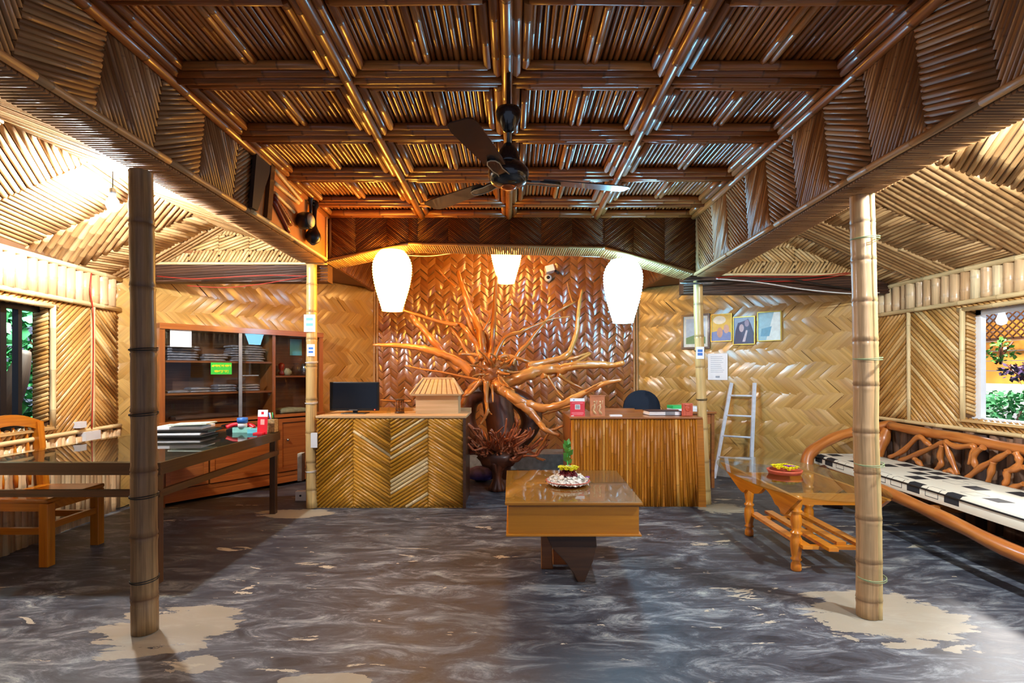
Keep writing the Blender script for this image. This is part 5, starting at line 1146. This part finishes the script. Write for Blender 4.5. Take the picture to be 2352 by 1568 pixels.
# ================================================================ display cabinet
fc = Frame((-3.85, 5.8, 0), (.6, .8, 0), (0, 0, 1)); WC = 2.02; dp = .36      # N = towards the room
t = thing('display_cabinet', 'large glass-fronted wooden cabinet against the left woven wall', 'cabinet', (-3.3, 6.6, 0))
def cb(nm, lo, hi, mat, par=t, ax=0): mb = MB(); mb.box(lo, hi, fc, axis=ax); return mb.build(nm, mat, par)
cb('back_panel', (0, .05, -dp), (WC, 2.0, -dp+.02), M['wood_i'])
for a in (0, WC-.055): cb('side_panel', (a, .0, -dp), (a+.055, 2.02, .0), M['wood_c'], ax=1)
cb('divider', (1.30, .9, -dp+.02), (1.345, 1.97, -.03), M['wood_c'], ax=1)
cb('top_rail', (.0, 1.965, -dp), (WC, 2.03, .012), M['wood_c']); cb('ledge', (-.01, .9, -dp), (WC+.01, .935, .03), M['wood_c'])
for (a, b, z) in ((.055, 1.30, 1.25), (.055, 1.30, 1.62), (1.345, WC-.055, 1.44)): cb('shelf', (a, z-.022, -dp+.02), (b, z, -.04), M['wood_c'])
cb('plinth', (0, .04, -.05), (WC, .13, .0), M['wood_c']); cb('carcass_rail', (0, .13, -.05), (WC, .18, .005), M['wood_c'])
for (a, b) in ((.055, .5), (.52, 1.3), (1.36, WC-.06)):
    d = cb('door', (a, .19, -.04), (b, .88, .0), M['wood_c'])
    mb = MB(); w_ = .05
    for lo, hi in (((a, .19), (b, .19+w_)), ((a, .88-w_), (b, .88)), ((a, .19+w_), (a+w_, .88-w_)), ((b-w_, .19+w_), (b, .88-w_))): mb.box((lo[0], lo[1], 0), (hi[0], hi[1], .018), fc)
    mb.build('door_frame', M['wood_c'], d)
    mb = MB(); mb.ball(fc(a+.12 if a > .5 else b-.07, .6, .03), .018, seg=10, rings=6); mb.build('knob', M['steel'], d)
cb('glass_pane', (.055, .94, -.022), (.95, 1.965, -.018), M['glassc']); cb('glass_pane', (.85, .94, -.014), (1.31, 1.965, -.01), M['glassc']); cb('glass_pane', (1.33, .94, -.022), (WC-.05, 1.965, -.018), M['glassc'])
cb('glass_reflection', (.86, .94, -.01), (.9, 1.965, -.004), plain('reflection_grey', '#8a9098', .4, .5)); cb('lock', (.9, 1.44, -.008), (1.1, 1.452, .01), M['steel'])  # tall grey strip stands in for a reflection on the panes
def onc(px, py, n=.0): u, v, _ = fc.inv(on_plane(px, py, fc(0, 0, n), fc.N)); return u, v
u, v = onc(417, 776); t2 = single(MB().box((u-.11, v-.1, -.0175), (u+.11, v+.1, -.014), fc), 'blank_paper', M['paper'], 'blank white paper stuck on the cabinet glass', 'paper')
u, v = onc(510, 846); t2 = thing('shop_sign', 'green sign with yellow writing stuck on the cabinet glass', 'sign', fc(u, v, 0))
mb = MB(); mb.box((u-.12, v-.07, -.0175), (u+.12, v+.07, -.0145), fc); mb.build('sheet', plain('sign_green', '#30c040', .5, noise=.05), t2)
try:
    for k, s in enumerate(('এখানে চা পাতা', 'পাওয়া যায়')):
        cu_ = bpy.data.curves.new('writing', 'FONT'); cu_.body = s; cu_.size = .037; cu_.align_x = 'CENTER'; cu_.align_y = 'CENTER'; cu_.extrude = .0008; cu_.offset = .0012
        o = bpy.data.objects.new('writing', cu_); C.objects.link(o); bpy.context.view_layer.update()
        mw = Matrix((tuple(fc.U)+(0,), tuple(fc.V)+(0,), tuple(fc.N)+(0,), (0, 0, 0, 1))).transposed(); mw.translation = fc(u, v+(.03 if k == 0 else -.035), -.0135)
        me = bpy.data.meshes.new_from_object(o.evaluated_get(bpy.context.evaluated_depsgraph_get())); bpy.data.objects.remove(o)
        me.transform(mw); me.materials.clear(); me.materials.append(plain('sign_yellow', '#f0e020', .5, noise=0)); o2 = bpy.data.objects.new('writing', me); C.objects.link(o2); o2.parent = t2; o2.matrix_parent_inverse = Matrix.Translation(-t2.location)
except Exception as e: print('text', e)
# shelf goods: every packet its own object
def packet(u, v, w, d, h, mat, label, group, nm='folded_cloth_packet'):
    f = Frame(fc(u, v, -dp+.06), fc.U, (0, 0, 1)); mb = MB(); n = 9; r = []
    sec = [(0, .1), (.0, .6), (.12, .98), (.5, 1.0), (.88, .95), (1, .5), (1, .05)]
    for i in range(n+1):
        x = w*i/n; k = 1+U(-.12, .12); e = .75 if i in (0, n) else 1
        r.append([mb.vert(f(x, h*b*k*e, d*(1-a)), .5) for a, b in sec])
    for i in range(n):
        for j in range(len(sec)-1): mb.face([r[i][j], r[i+1][j], r[i+1][j+1], r[i][j+1]], None, True)
        mb.face([r[i][-1], r[i+1][-1], r[i+1][0], r[i][0]])
    mb.face(r[0]); mb.face(r[-1][::-1]); return single(mb, nm, mat, label, 'cloth', group)
ORD = ('bottom', 'second', 'third', 'fourth', 'fifth', 'sixth', 'seventh')
for (uu, w, n, m_, lab) in ((.1, .36, 6, M['cloth'], 'left'), (.5, .28, 3, M['cloth'], 'low middle'), (.82, .42, 7, M['cloth'], 'right')):
    for k in range(n): packet(uu+U(-.015, .015), 1.621+.029*k, w+U(-.03, .02), .2, .028, m_, f'{ORD[k] if k < n-1 else "topmost"} plastic-wrapped cloth packet of the {lab} stack on the cabinet top shelf', f'cloth packets, {lab} stack')
for (uu, n) in ((.12, 1), (.36, 2), (.66, 3), (.95, 3)):
    for k in range(n): packet(uu, 1.251+.03*k, .22, .2, .028, M['cloth'], f'{ORD[k]} clear-wrapped packet on the cabinet middle shelf, {("leftmost pile", "second pile", "third pile", "rightmost pile")[(.12, .36, .66, .95).index(uu)]}', 'packets on the middle shelf')
packet(1.45, .937, .4, .22, .07, M['clothg'], 'pale crumpled cloth on the right cabinet ledge', None, 'crumpled_cloth')
packet(.2, .937, .8, .2, .05, M['log'], 'dark folded cloth on the cabinet ledge', None, 'dark_cloth')
def vase(u, v, prof, mat, nm, lab, cat='jar'): single(MB().lathe(prof, fc(u, v, -.2), seg=18), nm, mat, lab, cat)
vase(1.42, 1.441, [(.02, 0), (.05, .01), (.055, .09), (.045, .13), (.03, .12)], M['glassc'], 'glass_jar', 'clear glass jar at the left of the small cabinet shelf')
vase(1.52, 1.441, [(.03, 0), (.04, .03), (.02, .06), (.035, .09), (.04, .15), (.02, .17)], plain('redglass', '#8c1c18', .15, coat=.6), 'red_goblet', 'red glass goblet on the small cabinet shelf', 'goblet')
vase(1.60, 1.441, [(.03, 0), (.06, .03), (.06, .06), (.03, .09), (.015, .1)], M['clothg'], 'round_pot', 'round pale pot in front of the red goblet', 'pot')
vase(1.74, 1.441, [(.03, 0), (.07, .04), (.07, .09), (.035, .14), (.05, .17)], M['glassc'], 'glass_vase', 'round clear glass vase on the small cabinet shelf', 'vase')
vase(1.86, 1.441, [(.02, 0), (.05, .02), (.05, .12), (.03, .16)], M['steel'], 'steel_mug', 'steel mug at the right of the small cabinet shelf', 'mug')
single(MB().box((1.72, 1.72, -dp+.025), (1.9, 1.95, -dp+.03), fc), 'blue_print', M['cyan'], 'blue card standing at the back of the right cabinet section', 'card')
# ================================================================ outdoors seen through the windows
def leaves(name, c, sx, sy, sz, n, size, mat, label, cat='bush'):
    t = thing(name, label, cat, (c[0], c[1], c[2]-sz)); mb = MB()
    for k in range(n):
        d = V3((R.gauss(0, 1), R.gauss(0, 1), R.gauss(0, 1))).normalized(); r = U(.55, 1); o = V3(c)+V3((d.x*sx*r, d.y*sy*r, d.z*sz*r))
        u = V3((U(-1, 1), U(-1, 1), U(-1, .3))).normalized(); w = u.cross(V3((U(-1, 1), U(-1, 1), 1))).normalized(); s = size*U(.6, 1.3)
        ids = [mb.vert(p, U(0, 1)) for p in (o, o+u*s*.45+w*s*.35, o+u*s, o+u*s*.45-w*s*.35)]; mb.face(ids)
    mb.build('leaves', mat, t); mb = MB()
    for k in range(5): a = V3((c[0]+U(-.1, .1), c[1]+U(-.1, .1), c[2]-sz)); mb.tube([a, V3(c)+V3((U(-1, 1)*sx*.6, U(-1, 1)*sy*.6, U(-.2, .7)*sz))], .015, 5)
    mb.build('stems', M['rootd'], t); return t
leaves('garden_creeper', (-5.75, 5.9, 1.6), .45, 1.5, 1.3, 3000, .16, M['leafd'], 'dense broad-leaved creeper outside the left window')
mb = MB(); mb.tube(smooth_path([V3((-5.0, 5.1, 0)), V3((-5.0, 5.15, .9)), V3((-4.95, 5.3, 1.4)), V3((-4.95, 5.4, 1.7))], 4), lerp_list([.16, .13, .1, .05], 4), 12); single(mb, 'garden_tree', M['log'], 'grey leaning tree stump outside the left window', 'tree')
mb = MB(); mb.prism([(-12, -3), (-5, -3), (-5, 9), (-12, 9)], -.12, -.02); mb.prism([(4.8, -3), (14, -3), (14, 12), (4.8, 12)], -.12, -.02); o = mb.build('ground', plain('soil', '#4a4436', .9, noise=.4)); struct(o)  if False else None
for k, (a, b) in enumerate(((-12, -5), (4.8, 14))): mb = MB(); mb.box((a, -3, -.12), (b, 12, -.02)); struct(mb.build('ground', M['cement'], None))
leaves('flowering_bush', (6.5, 6.7, 1.0), .5, .95, .27, 1300, .08, M['leafd'], 'leafy bush with violet tips below the right window view')
leaves('climbing_plant', (6.9, 7.5, 1.8), .15, .2, .2, 110, .07, M['leaf'], 'sparse green climbing plant before the orange wall outside')
leaves('dark_plum_bush', (6.9, 7.1, 1.5), .25, .3, .15, 200, .08, plain('plum', '#3c2a4c', .5, noise=.3), 'dark purple-leaved bush outside the right window')
f = Frame((7.9, 12.0, 0), (0, -1, 0), (0, 0, 1)); mb = MB()
for k in range(6): mb.box((0, 1.35+.16*k if k else 1.18, 0), (9, 1.5+.16*k, .04), f)
single(mb, 'orange_wall', plain('orange_planks', '#f0a040', .6, noise=.2, scale=3), 'bright orange plank wall of a hut outside the right window', 'wall')
mb = MB(); mb.box((0, 0, .05), (9, 1.3, .2), f); single(mb, 'garden_wall', M['white'], 'low white rendered wall outside the right window', 'wall')
mb = MB(); x = 0
while x < 7: mb.bar(f(x, 2.0, .3), f(x+.6, 2.5, .3), .02, .012); mb.bar(f(x+.6, 2.0, .31), f(x, 2.5, .31), .02, .012); x += .13
mb.bar(f(0, 2.0, .3), f(8, 2.0, .3), .04, .04); mb.bar(f(0, 2.5, .3), f(8, 2.5, .3), .04, .04); single(mb, 'lattice_screen', M['wood_d'], 'dark diamond lattice screen hanging outside the right window', 'lattice')
b_o = P(2300, 730, 5.6); b_o = V3((4.72, 5.12, 2.02)); t = thing('outdoor_bulb', 'white light bulb hanging outside the right window', 'light bulb', b_o)
mb = MB(); mb.lathe([(0, -.08), (.035, -.065), (.045, -.03), (.03, .02), (.02, .05)], b_o, seg=16); mb.build('bulb', M['bulbo'], t); mb = MB(); mb.tube([b_o+V3((0, 0, .04)), b_o+V3((0, 0, .42))], .012, 6); mb.build('socket', M['white'], t)
point('garden_light_right', (6.4, 7.0, 3.0), 700, (1, .95, .9), .2); point('garden_fill_left', (-4.8, 5.6, 2.5), 420, (.8, 1, .95), .2)  # left one is an added unseen lamp that brightens the creeper
